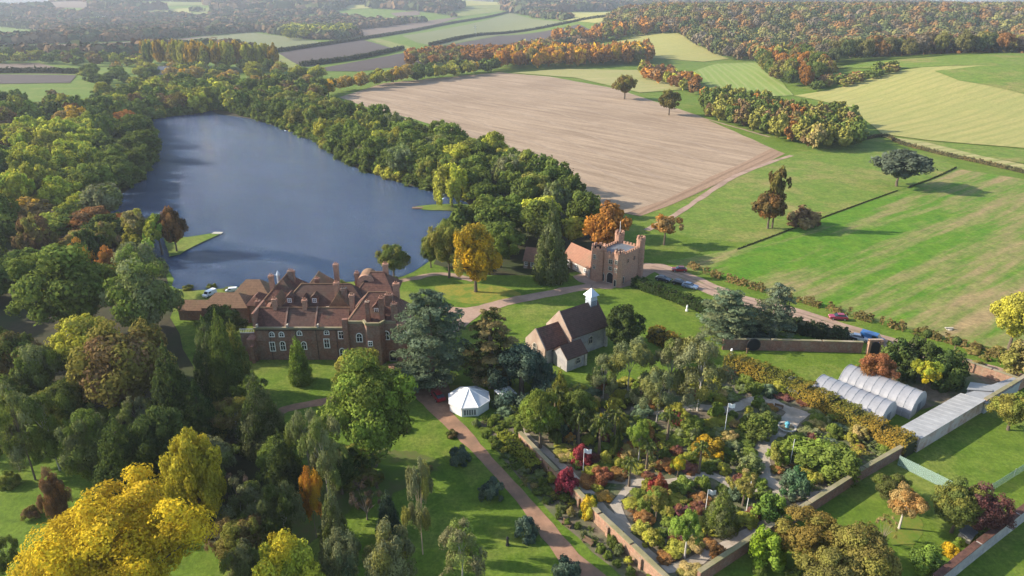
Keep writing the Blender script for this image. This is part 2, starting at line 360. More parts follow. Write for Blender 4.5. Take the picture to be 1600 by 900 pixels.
def drape(name, poly, mat, eps=0.03, cell=None):
    bm = bmesh.new()
    vs = [bm.verts.new((x, y, 0)) for x, y in poly]; f = bm.faces.new(vs); bm.normal_update()
    if f.normal.z < 0: f.normal_flip()
    xs = [p[0] for p in poly]; ys = [p[1] for p in poly]
    if cell:
        for ax, lo, hi in ((0, min(xs), max(xs)), (1, min(ys), max(ys))):
            k = lo + cell
            while k < hi:
                no = (1, 0, 0) if ax == 0 else (0, 1, 0); co = (k, 0, 0) if ax == 0 else (0, k, 0)
                bmesh.ops.bisect_plane(bm, geom=bm.verts[:] + bm.edges[:] + bm.faces[:], plane_co=co, plane_no=no); k += cell
    bmesh.ops.triangulate(bm, faces=bm.faces[:])
    co = np.array([v.co[:2] for v in bm.verts]); z = hz(co[:, 0], co[:, 1]) + eps
    for v, q in zip(bm.verts, z): v.co.z = q
    me = bpy.data.meshes.new(name); bm.to_mesh(me); bm.free(); me.materials.append(mat)
    return tag(link(name, me), kind='structure')
def field(name, pix, mat, eps=0.03, step=8.0, amp=0.15, curved=True, seed=1, far=False):
    pts = [G(*p) for p in pix]
    return drape(name, smooth_closed(pts, step, amp, curved, seed), mat, eps, 25.0 if far else None)
def curve(pts, step):
    out = []; n = len(pts)
    for i in range(n - 1):
        p0, p1, p2, p3 = [np.array(pts[min(max(i + k, 0), n - 1)], float) for k in (-1, 0, 1, 2)]
        m = max(1, int(np.linalg.norm(p2 - p1) / step))
        for j in range(m):
            t = j / m; out.append(0.5 * (2*p1 + (p2-p0)*t + (2*p0-5*p1+4*p2-p3)*t*t + (-p0+3*p1-3*p2+p3)*t**3))
    out.append(np.array(pts[-1], float)); return out
STRIPS = []
def strip(name, pix, width, mat, eps=0.05, step=2.0, amp=0.12, far=False, seed=3, world=False, keep=True):
    pts = curve(pix if world else [G(*p) for p in pix], step); rg = np.random.default_rng(seed); L = []; R = []
    wd = width if hasattr(width, '__len__') else (width, width)
    for i, p in enumerate(pts):
        d = pts[min(i + 1, len(pts) - 1)] - pts[max(i - 1, 0)]; d = d / (np.linalg.norm(d) + 1e-9); n = np.array((-d[1], d[0]))
        t = i / max(1, len(pts) - 1); w_ = (wd[0] * (1 - t) + wd[1] * t) / 2
        L.append(tuple(p + n * (w_ + rg.normal(0, amp)))); R.append(tuple(p - n * (w_ + rg.normal(0, amp))))
        if keep: STRIPS.append((p[0], p[1], w_))
    v = [(x, y, h1(x, y) + eps) for x, y in L] + [(x, y, h1(x, y) + eps) for x, y in R]; n = len(L)
    f = [(n + i, n + i + 1, i + 1, i) for i in range(n - 1)]
    me = bpy.data.meshes.new(name); me.from_pydata(v, [], f); me.materials.append(mat); me.update()
    return tag(link(name, me), kind='structure')
M['lawn_ground'] = M['lawn']
ground()
# far fields (survey order: far left, middle, right)
F = lambda n, p, m, e=0.35, **k: field(n, p, M[m], e, 20.0, 0.6, False, far=True, **k)
F('ploughed_field', [(-60,74),(150,68),(240,64),(330,56),(300,72),(236,78),(130,86),(-60,90)], 'plough')
F('ploughed_field', [(-60,101),(60,99),(112,111),(140,116),(-60,114)], 'plough')
F('ploughed_field', [(-60,116),(120,118),(110,130),(-60,132)], 'plough_dark', 0.4)
F('crop_field', [(262,66),(330,57),(392,51),(450,58),(515,68),(420,81),(330,78)], 'crop', 0.4)
F('meadow', [(228,103),(330,104),(330,110),(236,113)], 'far_grass', 0.4)
F('ploughed_field', [(432,84),(500,71),(566,62),(622,78),(560,92),(480,105),(462,100)], 'plough_dark')
F('grass_strip', [(424,82),(434,83),(462,100),(470,106),(440,108),(428,96)], 'far_grass', 0.4)
F('grass_strip', [(572,60),(590,60),(650,76),(622,79)], 'far_grass', 0.45)
F('ploughed_field', [(478,111),(560,96),(680,74),(780,56),(905,38),(925,48),(860,66),(780,86),(660,100),(560,112)], 'plough_dark', 0.3)
F('crop_field', [(628,56),(700,44),(800,20),(890,34),(780,55),(680,73),(650,66)], 'crop', 0.3)
F('crop_field', [(545,46),(640,36),(720,26),(690,36),(610,52),(560,60)], 'plough', 0.5)
F('meadow', [(692,22),(712,12),(790,7),(800,15),(720,26)], 'far_grass', 0.5)
F('meadow', [(860,22),(1010,17),(1012,30),(930,36),(880,32)], 'straw', 0.5)
F('meadow', [(920,76),(1000,54),(1060,52),(1140,92),(1100,97),(1010,90)], 'straw', 0.5)
F('hay_field', [(800,114),(880,108),(1005,110),(1090,118),(1075,140),(1000,145),(900,122)], 'hay', 0.4)
F('mown_field', [(1082,112),(1120,100),(1185,98),(1240,150),(1120,152)], 'mown', 0.45)
F('meadow', [(1286,108),(1400,94),(1620,84),(1660,104),(1480,104),(1400,108)], 'meadow', 0.5)
F('straw_field', [(1240,150),(1300,140),(1400,112),(1480,100),(1640,96),(1700,240),(1600,232),(1450,220),(1380,210),(1330,168)], 'straw', 0.35)
F('pasture', [(1460,112),(1530,104),(1640,103),(1700,160),(1600,148),(1500,126)], 'meadow', 0.55)
F('meadow', [(1370,212),(1450,222),(1600,236),(1700,250),(1700,275),(1560,250),(1440,230)], 'meadow', 0.5)
F('field_track', [(1376,214),(1440,222),(1530,245),(1700,278),(1700,290),(1560,262),(1440,234)], 'hay', 0.6)
field('stubble_field', [(530,152),(600,130),(780,113),(860,120),(960,138),(1090,180),(1225,240),(1190,258),(1110,292),(1000,337),(930,325),(890,300),(840,262),(760,222),(650,187),(580,170)], M['stubble'], 0.05, 12, 0.3, False)
field('headland', [(1205,232),(1226,240),(1190,258),(1110,293),(1050,320),(1000,338),(975,334),(1040,312),(1110,277),(1170,250)], M['headland'], 0.08, 12, 0.3, False)
field('upper_meadow', [(1010,338),(1110,296),(1235,240),(1330,222),(1400,228),(1500,262),(1405,297),(1300,335),(1180,380),(1080,372),(1030,360)], M['meadow'], 0.03, 14, 0.3, False)
field('pasture', [(1040,408),(1180,382),(1300,337),(1405,299),(1500,264),(1700,296),(1760,520),(1620,560),(1540,540),(1380,505),(1150,440),(1060,418)], M['pasture'], 0.03, 14, 0.3, False)
strip('farm_track', [(1236,243),(1150,275),(1080,320),(1040,345),(1010,360)], 2.6, M['drive'], 0.1, 6, 0.2)
M['track_soil'] = rough_mat('track_soil', (0.29, 0.215, 0.15), (0.24, 0.175, 0.12), 0.5, 1.0, (0.31, 0.235, 0.16), 0.1)
for k in range(9):
    a = (560 + k * 34, 158 - k * 4.0); b = (930 + k * 34, 318 - k * 13)
    strip('wheel_track', [a, ((a[0] + b[0]) / 2, (a[1] + b[1]) / 2 - 6), b], 2.0, M['track_soil'], 0.09, 5, 0.25, keep=False, seed=k)
# lake
LAKE = [(276,452),(262,420),(180,345),(168,320),(205,292),(236,258),(238,215),(226,190),(300,178),(345,172),(400,186),(480,214),(545,255),(620,282),(690,300),(740,322),(720,345),(690,385),(662,415),(628,432),(560,440),(450,445),(370,449)]
LAKE_W = smooth_closed([G(*p) for p in LAKE], 5, 0.25, True)
drape('lake', LAKE_W, M['water'], 0.04)
field('grass_spit', [(258,372),(292,372),(338,365),(343,368),(320,378),(292,392),(268,402)], M['lawn'], 0.35, 3, 0.2)
field('shore_ground', [(648,324),(690,320),(740,322),(745,334),(700,330),(660,329)], M['lawn'], 0.3, 3, 0.15)
# woodland floors and beds
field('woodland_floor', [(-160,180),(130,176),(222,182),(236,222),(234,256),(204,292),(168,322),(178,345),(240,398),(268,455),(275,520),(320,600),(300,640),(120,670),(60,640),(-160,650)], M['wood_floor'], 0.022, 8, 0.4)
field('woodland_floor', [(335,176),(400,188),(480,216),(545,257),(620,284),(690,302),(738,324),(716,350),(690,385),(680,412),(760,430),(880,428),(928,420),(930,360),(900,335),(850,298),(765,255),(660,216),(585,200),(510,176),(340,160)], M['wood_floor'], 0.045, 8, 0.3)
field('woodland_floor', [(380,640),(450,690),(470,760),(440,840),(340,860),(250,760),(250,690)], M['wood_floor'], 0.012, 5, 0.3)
field('shade_tinted_earth', [(500,690),(560,700),(640,705),(690,725),(640,760),(560,790),(500,840),(440,860),(420,800),(470,730)], M['shade_earth'], 0.018, .7, 0.4)  # dirt plus tree shade on the lower lawn, painted into the colour
field('fallen_leaves', [(680,448),(740,444),(800,452),(815,466),(760,474),(700,468)], M['litter'], 0.03, 3, 0.3)
field('fallen_leaves', [(1388,806),(1418,797),(1442,815),(1434,846),(1404,854),(1380,832)], M['litter_thin'], 0.03, .8, 0.22)
field('fallen_leaves', [(690,604),(720,600),(730,612),(705,622)], M['litter'], 0.03, 2, 0.2)
# garden soil inside the walls
GARDEN = [(770,648),(840,622),(950,600),(1060,590),(1145,583),(1250,625),(1415,708),(1300,768),(1180,835),(1085,898),(1040,905),(985,850),(900,770),(835,705)]
field('garden_soil', GARDEN, M['soil'], 0.015, 3, 0.1, False)
field('garden_soil', [(742,662),(770,650),(835,706),(900,772),(985,852),(1035,905),(985,915),(925,860),(860,800),(800,735)], M['soil'], 0.02, 3, 0.15, False)
field('garden_soil', [(1340,590),(1400,570),(1500,560),(1580,590),(1500,622),(1440,640)], M['soil'], 0.02, 3, 0.15, False)
# roads and paths
strip('gravel_drive', [(925,436),(965,442),(1015,418),(1060,430),(1120,455),(1180,475),(1250,492),(1310,512),(1390,535),(1480,562),(1620,600)], (7.5, 6.0), M['drive'], 0.06, 2.5, 0.2)
strip('wheel_rut', [(1015,420),(1060,432),(1120,457),(1180,477),(1250,494),(1310,514),(1390,537),(1480,564)], .7, M['rut'], 0.075, 2.5, 0.12, keep=False)
strip('wheel_rut', [(1018,416),(1063,428),(1123,453),(1183,473),(1253,490),(1313,510),(1393,533),(1483,560)], .7, M['rut'], 0.075, 2.5, 0.12, keep=False, seed=4)
field('forecourt', [(895,432),(925,428),(968,446),(955,452),(925,448)], M['drive'], 0.07, 2, 0.1)
strip('gravel_path', [(930,446),(880,455),(800,470),(745,484),(715,486),(680,478)], 4.0, M['drive'], 0.05, 2, 0.15)
strip('gravel_path', [(745,484),(728,500),(690,525),(650,560),(628,588)], 3.8, M['drive'], 0.054, 2, 0.15)
strip('shore_path', [(600,444),(640,436),(690,428),(740,438)], 2.5, M['drive'], 0.05, 2, 0.15)
field('garden_path', [(606,570),(650,572),(700,600),(705,640),(735,675),(770,715),(815,765),(865,820),(905,865),(965,920),(915,930),(868,868),(815,795),(765,735),(710,680),(668,640),(630,600)], M['path'], 0.06, 2, 0.1)
strip('garden_path', [(420,655),(445,640),(500,628),(560,618)], 2.4, M['path'], 0.05, 2, 0.1)
for pix, wd in (([(1250,640),(1232,662),(1200,690),(1190,715),(1196,745),(1222,764),(1262,774),(1300,772)], (3.8, 1.7)),
                ([(930,748),(990,753),(1060,752),(1110,742),(1150,762),(1205,772),(1240,766)], 1.6),
                ([(985,640),(1030,645),(1085,636),(1140,640),(1190,622),(1240,645)], (1.5, 2.6)),
                ([(1040,893),(1120,858),(1210,812),(1300,765),(1350,735),(1405,704)], 1.6),
                ([(808,668),(860,712),(915,765),(975,828),(1030,880)], 1.4),
                ([(990,753),(965,790),(985,832)], 1.4)):
    GE = globals().get('GE', 0.036) + 0.006
    strip('gravel_walk', pix, wd, M['gravel'], GE, 1.5, 0.15)

# ------------------------------------------------------------------ foliage
def leaves_mesh(name, P, N, size, tint, clump, rng, asp=0.62):
    n = len(P); N = N / (np.linalg.norm(N, axis=1, keepdims=True) + 1e-9)
    r = rng.normal(size=(n, 3)); t = np.cross(N, r); t /= (np.linalg.norm(t, axis=1, keepdims=True) + 1e-9); b = np.cross(N, t)
    s = size[:, None]
    V = np.stack([P - t * s, P + b * s * asp + t * s * 0.15, P + t * s, P - b * s * asp + t * s * 0.15], 1).reshape(-1, 3)
    me = bpy.data.meshes.new(name)
    me.vertices.add(4 * n); me.vertices.foreach_set('co', V.astype(np.float32).ravel())
    me.loops.add(4 * n); me.loops.foreach_set('vertex_index', np.arange(4 * n, dtype=np.int32))
    me.polygons.add(n); me.polygons.foreach_set('loop_start', np.arange(0, 4 * n, 4, dtype=np.int32)); me.polygons.foreach_set('loop_total', np.full(n, 4, np.int32))
    me.update(calc_edges=True)
    for nm, arr in (('tint', tint), ('clump', clump)):
        a = me.attributes.new(nm, 'FLOAT', 'POINT'); a.data.foreach_set('value', np.repeat(np.clip(arr, 0, 1), 4).astype(np.float32))
    me.materials.append(M['leaf'])
    return me
def lobe_points(lobes, total, leaf, rng, core=0.12, jit=0.7, droop=0.0, sub=14):
    "lobes: (centre, radii, outward) -> leaf points on the lobes' skins plus large dark-lying inner leaves"
    C = np.array([l[0] for l in lobes], float); R = np.array([l[1] for l in lobes], float); O = np.array([l[2] for l in lobes], float)
    wgt = (R.prod(1)) ** (2 / 3); wgt /= wgt.sum()
    idx = rng.choice(len(lobes), total, p=wgt)
    d = rng.normal(size=(total, 3)); d /= np.linalg.norm(d, axis=1, keepdims=True)
    flip = (d * O[idx]).sum(1) < -0.25; d[flip] *= -1
    k = np.where(rng.random(total) < core, 0.45, 0.8 + 0.3 * rng.random(total) ** 1.5)
    # each lobe breaks into small sprays with gaps between them
    K = len(lobes); sd_ = rng.normal(size=(K, sub, 3)); sd_ /= np.linalg.norm(sd_, axis=2, keepdims=True)
    fl = (sd_ * O[:, None]).sum(2) < -0.3; sd_[fl] *= -1; sr = rng.uniform(.72, 1.12, (K, sub)); sj = rng.integers(0, sub, total)
    stint = rng.normal(0, .07, (K, sub))
    d2 = rng.normal(size=(total, 3)); d2 /= np.linalg.norm(d2, axis=1, keepdims=True); dn = (d2 * sd_[idx, sj]).sum(1) < -.2; d2[dn] *= -1
    spray = (rng.random(total) < .82) & (k > .5)
    Ps = C[idx] + R[idx] * (sd_[idx, sj] * sr[idx, sj][:, None] * .82 + d2 * (.30 + .12 * rng.random((total, 1))))
    P = np.where(spray[:, None], Ps, C[idx] + d * R[idx] * k[:, None] * .92)
    d = np.where(spray[:, None], d2 * .75 + sd_[idx, sj] * .45, d)
    P[:, 2] -= droop * rng.random(total)
    N = d / R[idx] ; N /= np.linalg.norm(N, axis=1, keepdims=True); N = N + jit * rng.normal(size=(total, 3)) * 0.45
    lt = rng.normal(0, 0.13, len(lobes)); lc = rng.random(len(lobes))
    tint = 0.5 + lt[idx] + stint[idx, sj] * spray + rng.normal(0, 0.10, total)
    clump = lc[idx] * 0.85 + 0.15 * rng.random(total)
    size = leaf * (0.6 + 0.8 * rng.random(total)); size[k < 0.5] *= 2.2
    return P, N, size, tint, clump
def fib(n, rng, jit=0.25):
    i = np.arange(n) + 0.5; ph = np.arccos(1 - 2 * i / n); th = math.pi * (1 + 5 ** 0.5) * i + rng.random() * 6
    d = np.stack([np.cos(th) * np.sin(ph), np.sin(th) * np.sin(ph), np.cos(ph)], 1) + rng.normal(0, jit, (n, 3))
    return d / np.linalg.norm(d, axis=1, keepdims=True)
def limb_mesh(name, H, base_r, tips, rng, fork=0.4, lean=0.0):
    mb = MB(); top = np.array((lean * H, 0, H * fork))
    tr = [(0, 0, -0.3), (lean * H * .3 + rng.normal(0, .1), rng.normal(0, .1), H * fork * 0.5), tuple(top)]
    mb.tube(tr, [base_r * 1.35, base_r, base_r * 0.75], 7)
    for t in tips:
        t = np.array(t); mid = top * 0.5 + t * 0.5 + np.array((rng.normal(0, .3), rng.normal(0, .3), H * 0.03))
        mb.tube([tuple(top * (0.92 if fork > .3 else 1)), tuple(mid), tuple(t)], [base_r * 0.55, base_r * 0.35, base_r * 0.12], 5)
    return mb.mesh(name, M['bark'])
KINDS = {}
def make_kind(kind, seed, leaves, leaf):
    rng = np.random.default_rng(seed); H = Wd = 12.0; lobes = []; fork = 0.4; br = 0.33; core = 0.12; droop = 0; jit = 0.8
    if kind in ('broad', 'round', 'open', 'oval', 'far'):
        zb = {'broad': 0.10, 'round': 0.14, 'open': 0.28, 'oval': 0.08, 'far': 0.0}[kind]
        n = {'broad': 84 if leaves > 30000 else 46, 'round': 40, 'open': 26, 'oval': 44, 'far': 22}[kind]
        cz = H * (1 + zb) / 2; R = np.array((6.0, 6.0, H * (1 - zb) / 2))
        if kind == 'broad': R = R * (1 + rng.normal(0, .05, 3))
        for d in fib(n, rng):
            k = 0.66 + rng.normal(0, 0.09); rad = rng.uniform(0.20, 0.36) * 5.2
            if leaves > 30000: k += rng.normal(-.05, .15); rad *= rng.uniform(.5, .85)
            if kind == 'open': rad *= 0.8; k += rng.uniform(-.3, .12)
            if d[2] < -0.5: k *= 0.75
            dd = d.copy(); dd[:2] *= (1.0 + 0.12 * math.sin(3 * math.atan2(d[1], d[0]) + seed))
            lobes.append((np.array((0, 0, cz)) + dd * R * k, (rad, rad, rad * 0.85), d + np.array((0, 0, 0.35))))
        for _ in range(5 if kind != 'open' else 2): lobes.append((np.array((rng.normal(0, 1.2), rng.normal(0, 1.2), cz + rng.normal(0, 1))), (2.8, 2.8, 2.6), np.array((0, 0, 1.0))))
        fork = zb + 0.2
    elif kind == 'willow':
        for d in fib(34, rng):
            if d[2] < -0.35: continue
            lobes.append((np.array((0, 0, 7.6)) + d * np.array((4.3, 4.3, 3.3)), (1.3, 1.3, 1.9), d))
            if d[2] < 0.5: lobes.append((np.array((0, 0, 5.2)) + d * np.array((4.7, 4.7, 2.0)), (1.0, 1.0, 2.6), d))
        droop = 1.2; fork = 0.3
    elif kind in ('cone', 'spire'):
        tiers = 15
        for i in range(tiers):
            t = i / (tiers - 1); rz = 6.0 * (1 - t) ** (0.8 if kind == 'cone' else 0.62) * (1.0 if t > 0.06 else 0.85); z = 0.7 + t * 10.7
            m = max(1, int(10 * (1 - t) + 2)); ph = rng.random() * 6
            for j in range(m):
                a = ph + 2 * math.pi * j / m + rng.normal(0, .15); rr = rz * rng.uniform(0.6, 0.86); o = np.array((math.cos(a), math.sin(a), 0.25))
                s = 0.30 * rz + 0.35
                lobes.append((np.array((rr * math.cos(a), rr * math.sin(a), z + rng.normal(0, .25))), (s, s, 0.62 * s + 0.25), o))
            lobes.append((np.array((0, 0, z)), (rz * .55 + .15, rz * .55 + .15, .8), np.array((0, 0, 1.0))))
        fork = 0.9; br = 0.25
    elif kind == 'cedar':
        for lv, (z, rz) in enumerate(((1.8, 5.2), (3.6, 5.9), (5.5, 5.5), (7.4, 5.3), (9.0, 4.6), (10.4, 3.5), (11.4, 2.0))):
            m = int(rz * 1.7) + 2; ph = rng.random() * 6
            for j in range(m):
                a = ph + 2 * math.pi * j / m + rng.normal(0, .25); rr = rz * rng.uniform(0.5, 1.0); s = rng.uniform(0.8, 1.45) * (0.5 + rz / 9)
                o = np.array((.3 * math.cos(a), .3 * math.sin(a), 1.0))
                for q, u in ((1.0, 1.0), (0.55, 0.8)):
                    lobes.append((np.array((rr * q * math.cos(a), rr * q * math.sin(a), z + rng.normal(0, .3) - 0.05 * rr * q)), (s * u * 1.25, s * u * 1.25, 0.34), o))
        fork = 0.86; br = 0.5; core = 0.05; jit = 0.5
    elif kind == 'dome':
        for d in fib(60, rng):
            if d[2] < -0.1: continue
            for q in (1.0, 0.7): lobes.append((d * np.array((5.0 * q, 5.0 * q, 9.5 * q)) + np.array((0, 0, 1.2)), (1.35, 1.35, 0.75), d + np.array((0, 0, .4))))
        droop = 1.3; fork = 0.5; br = 0.45
    elif kind == 'gum':
        for i in range(30):
            t = rng.random() ** 0.8; z = 3.4 + 8.2 * t; rm = 5.2 * math.sin(math.pi * min(1, 0.22 + 0.72 * t)) ** 0.7
            a = rng.random() * 6.28; rr = rm * rng.uniform(.25, .9); s = rng.uniform(0.75, 1.5)
            lobes.append((np.array((rr * math.cos(a), rr * math.sin(a), z)), (s, s, s * 0.95), np.array((math.cos(a) * .6, math.sin(a) * .6, .6))))
        droop = 0.7; fork = 0.42; br = 0.17; core = 0.06
    elif kind == 'bare':
        for d in fib(26, rng):
            if d[2] < -.2: continue
            lobes.append((np.array((0, 0, 5.8)) + d * np.array((4.6, 4.6, 5.0)), (1.1, 1.1, 1.1), d))
        fork = 0.15; br = 0.28; core = 0.3; leaves = int(leaves * 0.45); leaf *= 0.75
    elif kind == 'shrub':
        n = 22
        for d in fib(n, rng):
            if d[2] < -.3: continue
            k = rng.uniform(.55, .82); s = rng.uniform(1.5, 2.6)
            lobes.append((d * np.array((6 * k, 6 * k, 10.5 * k)) + np.array((0, 0, 2.4)), (s, s, s * 1.3), d + np.array((0, 0, .3))))
        lobes.append((np.array((0, 0, 4.0)), (4, 4, 5), np.array((0, 0, 1.0)))); fork = 0.12
    elif kind == 'spiky':
        for d in fib(20, rng, .3):
            if d[2] < -.15: continue
            for q in np.linspace(.25, 1, 4): lobes.append((d * np.array((5.6, 5.6, 9)) * q + np.array((0, 0, 2.2)), (.75, .75, .9), d))
        core = 0; fork = 0.12
    elif kind == 'palm':
        for d in fib(26, rng, .2):
            if d[2] < -.45: continue
            for q in np.linspace(.3, 1, 6): lobes.append((np.array((0, 0, 8.6)) + d * np.array((5.4, 5.4, 3.2)) * q - np.array((0, 0, 1.6 * q * q)), (.5, .5, .3), d))
        core = 0; fork = 0.7; br = 0.75
    P, N, sz, ti, cl = lobe_points(lobes, leaves, leaf, rng, core, jit, droop, 8 if kind == 'far' or leaves < 4500 else 22 if leaves > 30000 else 14)
    P[:, 2] = np.maximum(P[:, 2], 0.02)
    # bring the crown to exactly 12 x 12
    zt = np.percentile(P[:, 2], 99.7); P[:, 2] *= H / zt
    rr = np.percentile(np.hypot(P[:, 0], P[:, 1]), 98.5); P[:, :2] *= 6.0 / rr
    cr = leaves_mesh(kind + '_crown', P, N, sz, ti, cl, rng)
    tips = []
    if fork < 0.6 and kind not in ('shrub', 'spiky'):
        up = [i for i in range(len(lobes)) if lobes[i][0][2] > H * (fork + .12)]
        for q in rng.choice(up, min(9, len(up)), replace=False): tips.append(lobes[q][0] * np.array((.85, .85, .95)))
    tr = limb_mesh(kind + '_trunk', H, br, tips, rng, fork)
    return cr, tr
SPEC = {  # kind: (variants, leaves hi, leaf hi, leaves mid, leaf mid)
    'broad': (4, 9000, .30, 3600, .48), 'round': (3, 8500, .29, 3600, .46), 'open': (3, 5000, .28, 2200, .44), 'oval': (3, 8500, .28, 3600, .46),
    'willow': (2, 8000, .28, 3600, .44), 'cone': (3, 8500, .28, 3600, .44), 'spire': (2, 8500, .28, 3400, .44), 'cedar': (3, 8500, .28, 4200, .42),
    'dome': (1, 9000, .28, 4000, .42), 'gum': (4, 4600, .27, 2400, .42), 'bare': (2, 3600, .26, 1800, .4), 'shrub': (5, 3000, .5, 1300, .8),
    'spiky': (2, 1300, .5, 700, .8), 'palm': (2, 1500, .5, 800, .7), 'far': (4, 900, 1.0, 420, 1.35)}
def kind_mesh(kind, lod, i):
    n, a, b, c, d = SPEC[kind]; i %= n; key = (kind, lod, i)
    if key not in KINDS: KINDS[key] = make_kind(kind, 100 + hash_str(kind) + 7 * i, *((int(a * 8.5), b * .32) if lod == -2 else (int(a * 2.6), b * .62) if lod == -1 else (int(a * 1.5), b * .8) if lod == 0 else (int(c * 1.25), d * .88)))
    return KINDS[key]
def hash_str(s): return sum(ord(ch) * (k + 3) for k, ch in enumerate(s)) % 500
NAME = {'broad': 'broadleaf_tree', 'round': 'broadleaf_tree', 'open': 'broadleaf_tree', 'oval': 'broadleaf_tree', 'willow': 'willow_tree', 'cone': 'conifer_tree', 'spire': 'conifer_tree',
        'cedar': 'cedar_tree', 'dome': 'cedar_tree', 'gum': 'eucalyptus_tree', 'bare': 'bare_tree', 'shrub': 'shrub', 'spiky': 'spiky_plant', 'palm': 'palm_tree', 'far': 'woodland_tree'}
BARK = {'gum': (0.36, 0.33, 0.28), 'bare': (0.22, 0.18, 0.14)}
NT = 0
TREES = []
def tree_at(x, y, h, wd, kind, color, accent=None, label=None, group=None, cat=None, name=None, parts=True, bark=None, z=None, lod=None, var=0.12):
    "one tree or shrub standing at (x, y): height h, crown width wd, in metres"
    global NT
    NT += 1; d = math.hypot(x, y); lod = (-1 if d < 128 and kind not in ('shrub', 'spiky', 'palm') else 0 if d < 190 else 1) if lod is None else lod
    cr, tr = kind_mesh(kind, lod, NT * 5 + int(x * 3) % 3)
    z = h1(x, y) if z is None else z
    rg = random.Random(NT * 131); f = 1 + rg.uniform(-var, var)
    c = [max(0, q * f * (1 + rg.uniform(-var, var) * .5)) for q in color]; ac = [q * f for q in (accent or [color[0] * 1.5, color[1] * 1.25, color[2]])]
    nm = name or NAME[kind]; rz = rg.uniform(0, 6.28); sc = (wd / 12, wd / 12, h / 12)
    has_parts = parts and kind not in ('shrub', 'spiky')
    if has_parts:
        root = empty(nm, x, y, z, rz)
        t = link('trunk', tr, root); t.color = (*(bark or BARK.get(kind, (0.11, 0.085, 0.06))), 1)
        k = min(wd, h * 1.2); t.scale = (k / 12, k / 12, h / 12)
        crn = link('crown', cr, root); crn.scale = sc
    else:
        root = crn = link(nm, cr); root.location = (x, y, z - 0.05); root.rotation_euler = (0, 0, rz); root.scale = sc
    crn.color = (*c, 1); crn['accent'] = [float(q) for q in ac]
    tag(root, label, cat or ('shrub' if kind in ('shrub', 'spiky') else 'tree'), group)
    TREES.append((x, y, wd)); return root
def tree(px, yt, yb, wpx, kind, color, accent=None, label=None, **k):
    "the same, measured on the survey grid: centre column, top, foot and crown width"
    x, y = G(px, yb); z0 = h1(x, y); _, zt = Wp(px, yt, y)
    if kind in ('broad', 'round', 'open', 'oval', 'willow', 'dome', 'shrub', 'spiky', 'gum', 'bare'):
        r = wpx * depth(x, y, z0 + 5) / FPX / 2; lo, hi = z0 + .3, zt            # rounded crowns: the outline's top lies behind the apex
        for _ in range(20):
            m = (lo + hi) / 2; c = z0 + .57 * (m - z0); az = .43 * (m - z0); th = math.atan2(CAM_H - c, y)
            if topix(x, y, c)[1] - FPX * math.hypot(az * math.cos(th), .85 * r * math.sin(th)) / depth(x, y, c) < yt: hi = m
            else: lo = m
        zt = max((lo + hi) / 2, z0 + .3 * (zt - z0))
    d = depth(x, y, z0 + (zt - z0) * .6); x = (px - 800) / FPX * d
    return tree_at(x, y, max(0.4, zt - z0), wpx * d / FPX, kind, color, accent, label, **k)
# leaf colours
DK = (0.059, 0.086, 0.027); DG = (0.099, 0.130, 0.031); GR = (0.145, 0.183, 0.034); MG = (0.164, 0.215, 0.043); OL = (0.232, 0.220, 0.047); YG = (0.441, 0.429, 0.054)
GO = (0.56, 0.34, 0.02); YE = (0.56, 0.42, 0.03); OR = (0.44, 0.20, 0.035); RU = (0.27, 0.13, 0.042); BR = (0.20, 0.125, 0.06); GY = (0.195, 0.208, 0.092); BL = (0.090, 0.128, 0.064)
PB = (0.145, 0.188, 0.112); RE = (0.30, 0.06, 0.06); PU = (0.15, 0.065, 0.06); LG = (0.22, 0.31, 0.045); TN = (0.33, 0.25, 0.10)
def inside(p, poly):
    x, y = p; c = False; n = len(poly)
    for i in range(n):
        x1, y1 = poly[i]; x2, y2 = poly[(i + 1) % n]
        if (y1 > y) != (y2 > y) and x < (x2 - x1) * (y - y1) / (y2 - y1) + x1: c = not c
    return c
def poisson(poly, sp, rng, tries=9000, avoid=None):
    xs = [p[0] for p in poly]; ys = [p[1] for p in poly]; out = []; cell = {}
    for _ in range(tries):
        p = (rng.uniform(min(xs), max(xs)), rng.uniform(min(ys), max(ys)))
        if not inside(p, poly) or (avoid and avoid(p)): continue
        k = (int(p[0] // sp), int(p[1] // sp))
        if any((p[0]-q[0])**2 + (p[1]-q[1])**2 < sp*sp for i in (-1,0,1) for j in (-1,0,1) for q in cell.get((k[0]+i, k[1]+j), ())): continue
        cell.setdefault(k, []).append(p); out.append(p)
    return out
def pick(rng, opts):
    "opts: (weight, word, colour, accent)"
    wt = np.array([o[0] for o in opts], float); return opts[rng.choice(len(opts), p=wt / wt.sum())]
ORD = 'first second third fourth fifth sixth seventh eighth ninth tenth eleventh twelfth thirteenth fourteenth fifteenth sixteenth'.split()
NUM = 'one two three four five six seven eight nine ten eleven twelve'.split()
def number_labels(items, cap=12):
    "items: (object, phrase). Where a phrase fits several, say which by its rank from the left of the picture"
    by = {}
    for o, ph in items: by.setdefault(ph, []).append(o)
    def rank(ph, os_):
        for i, o in enumerate(os_):
            pos = 'leftmost' if i == 0 else 'rightmost' if i == len(os_) - 1 else ORD[i] + ' from left'
            o['label'] = '%s, %s' % (ph, pos)
    seg = {2: ('left half', 'right half'), 3: ('left third', 'middle third', 'right third'), 4: ('left quarter', 'second quarter', 'third quarter', 'right quarter')}
    for ph, os_ in by.items():
        os_.sort(key=lambda o: topix(*o.location)[0])
        if len(os_) == 1: os_[0]['label'] = ph
        elif len(os_) <= cap: rank(ph, os_)
        else:
            k = min(4, -(-len(os_) // cap))
            for m in range(k): rank('%s, %s' % (ph, seg[k][m]), os_[m * len(os_) // k:(m + 1) * len(os_) // k])

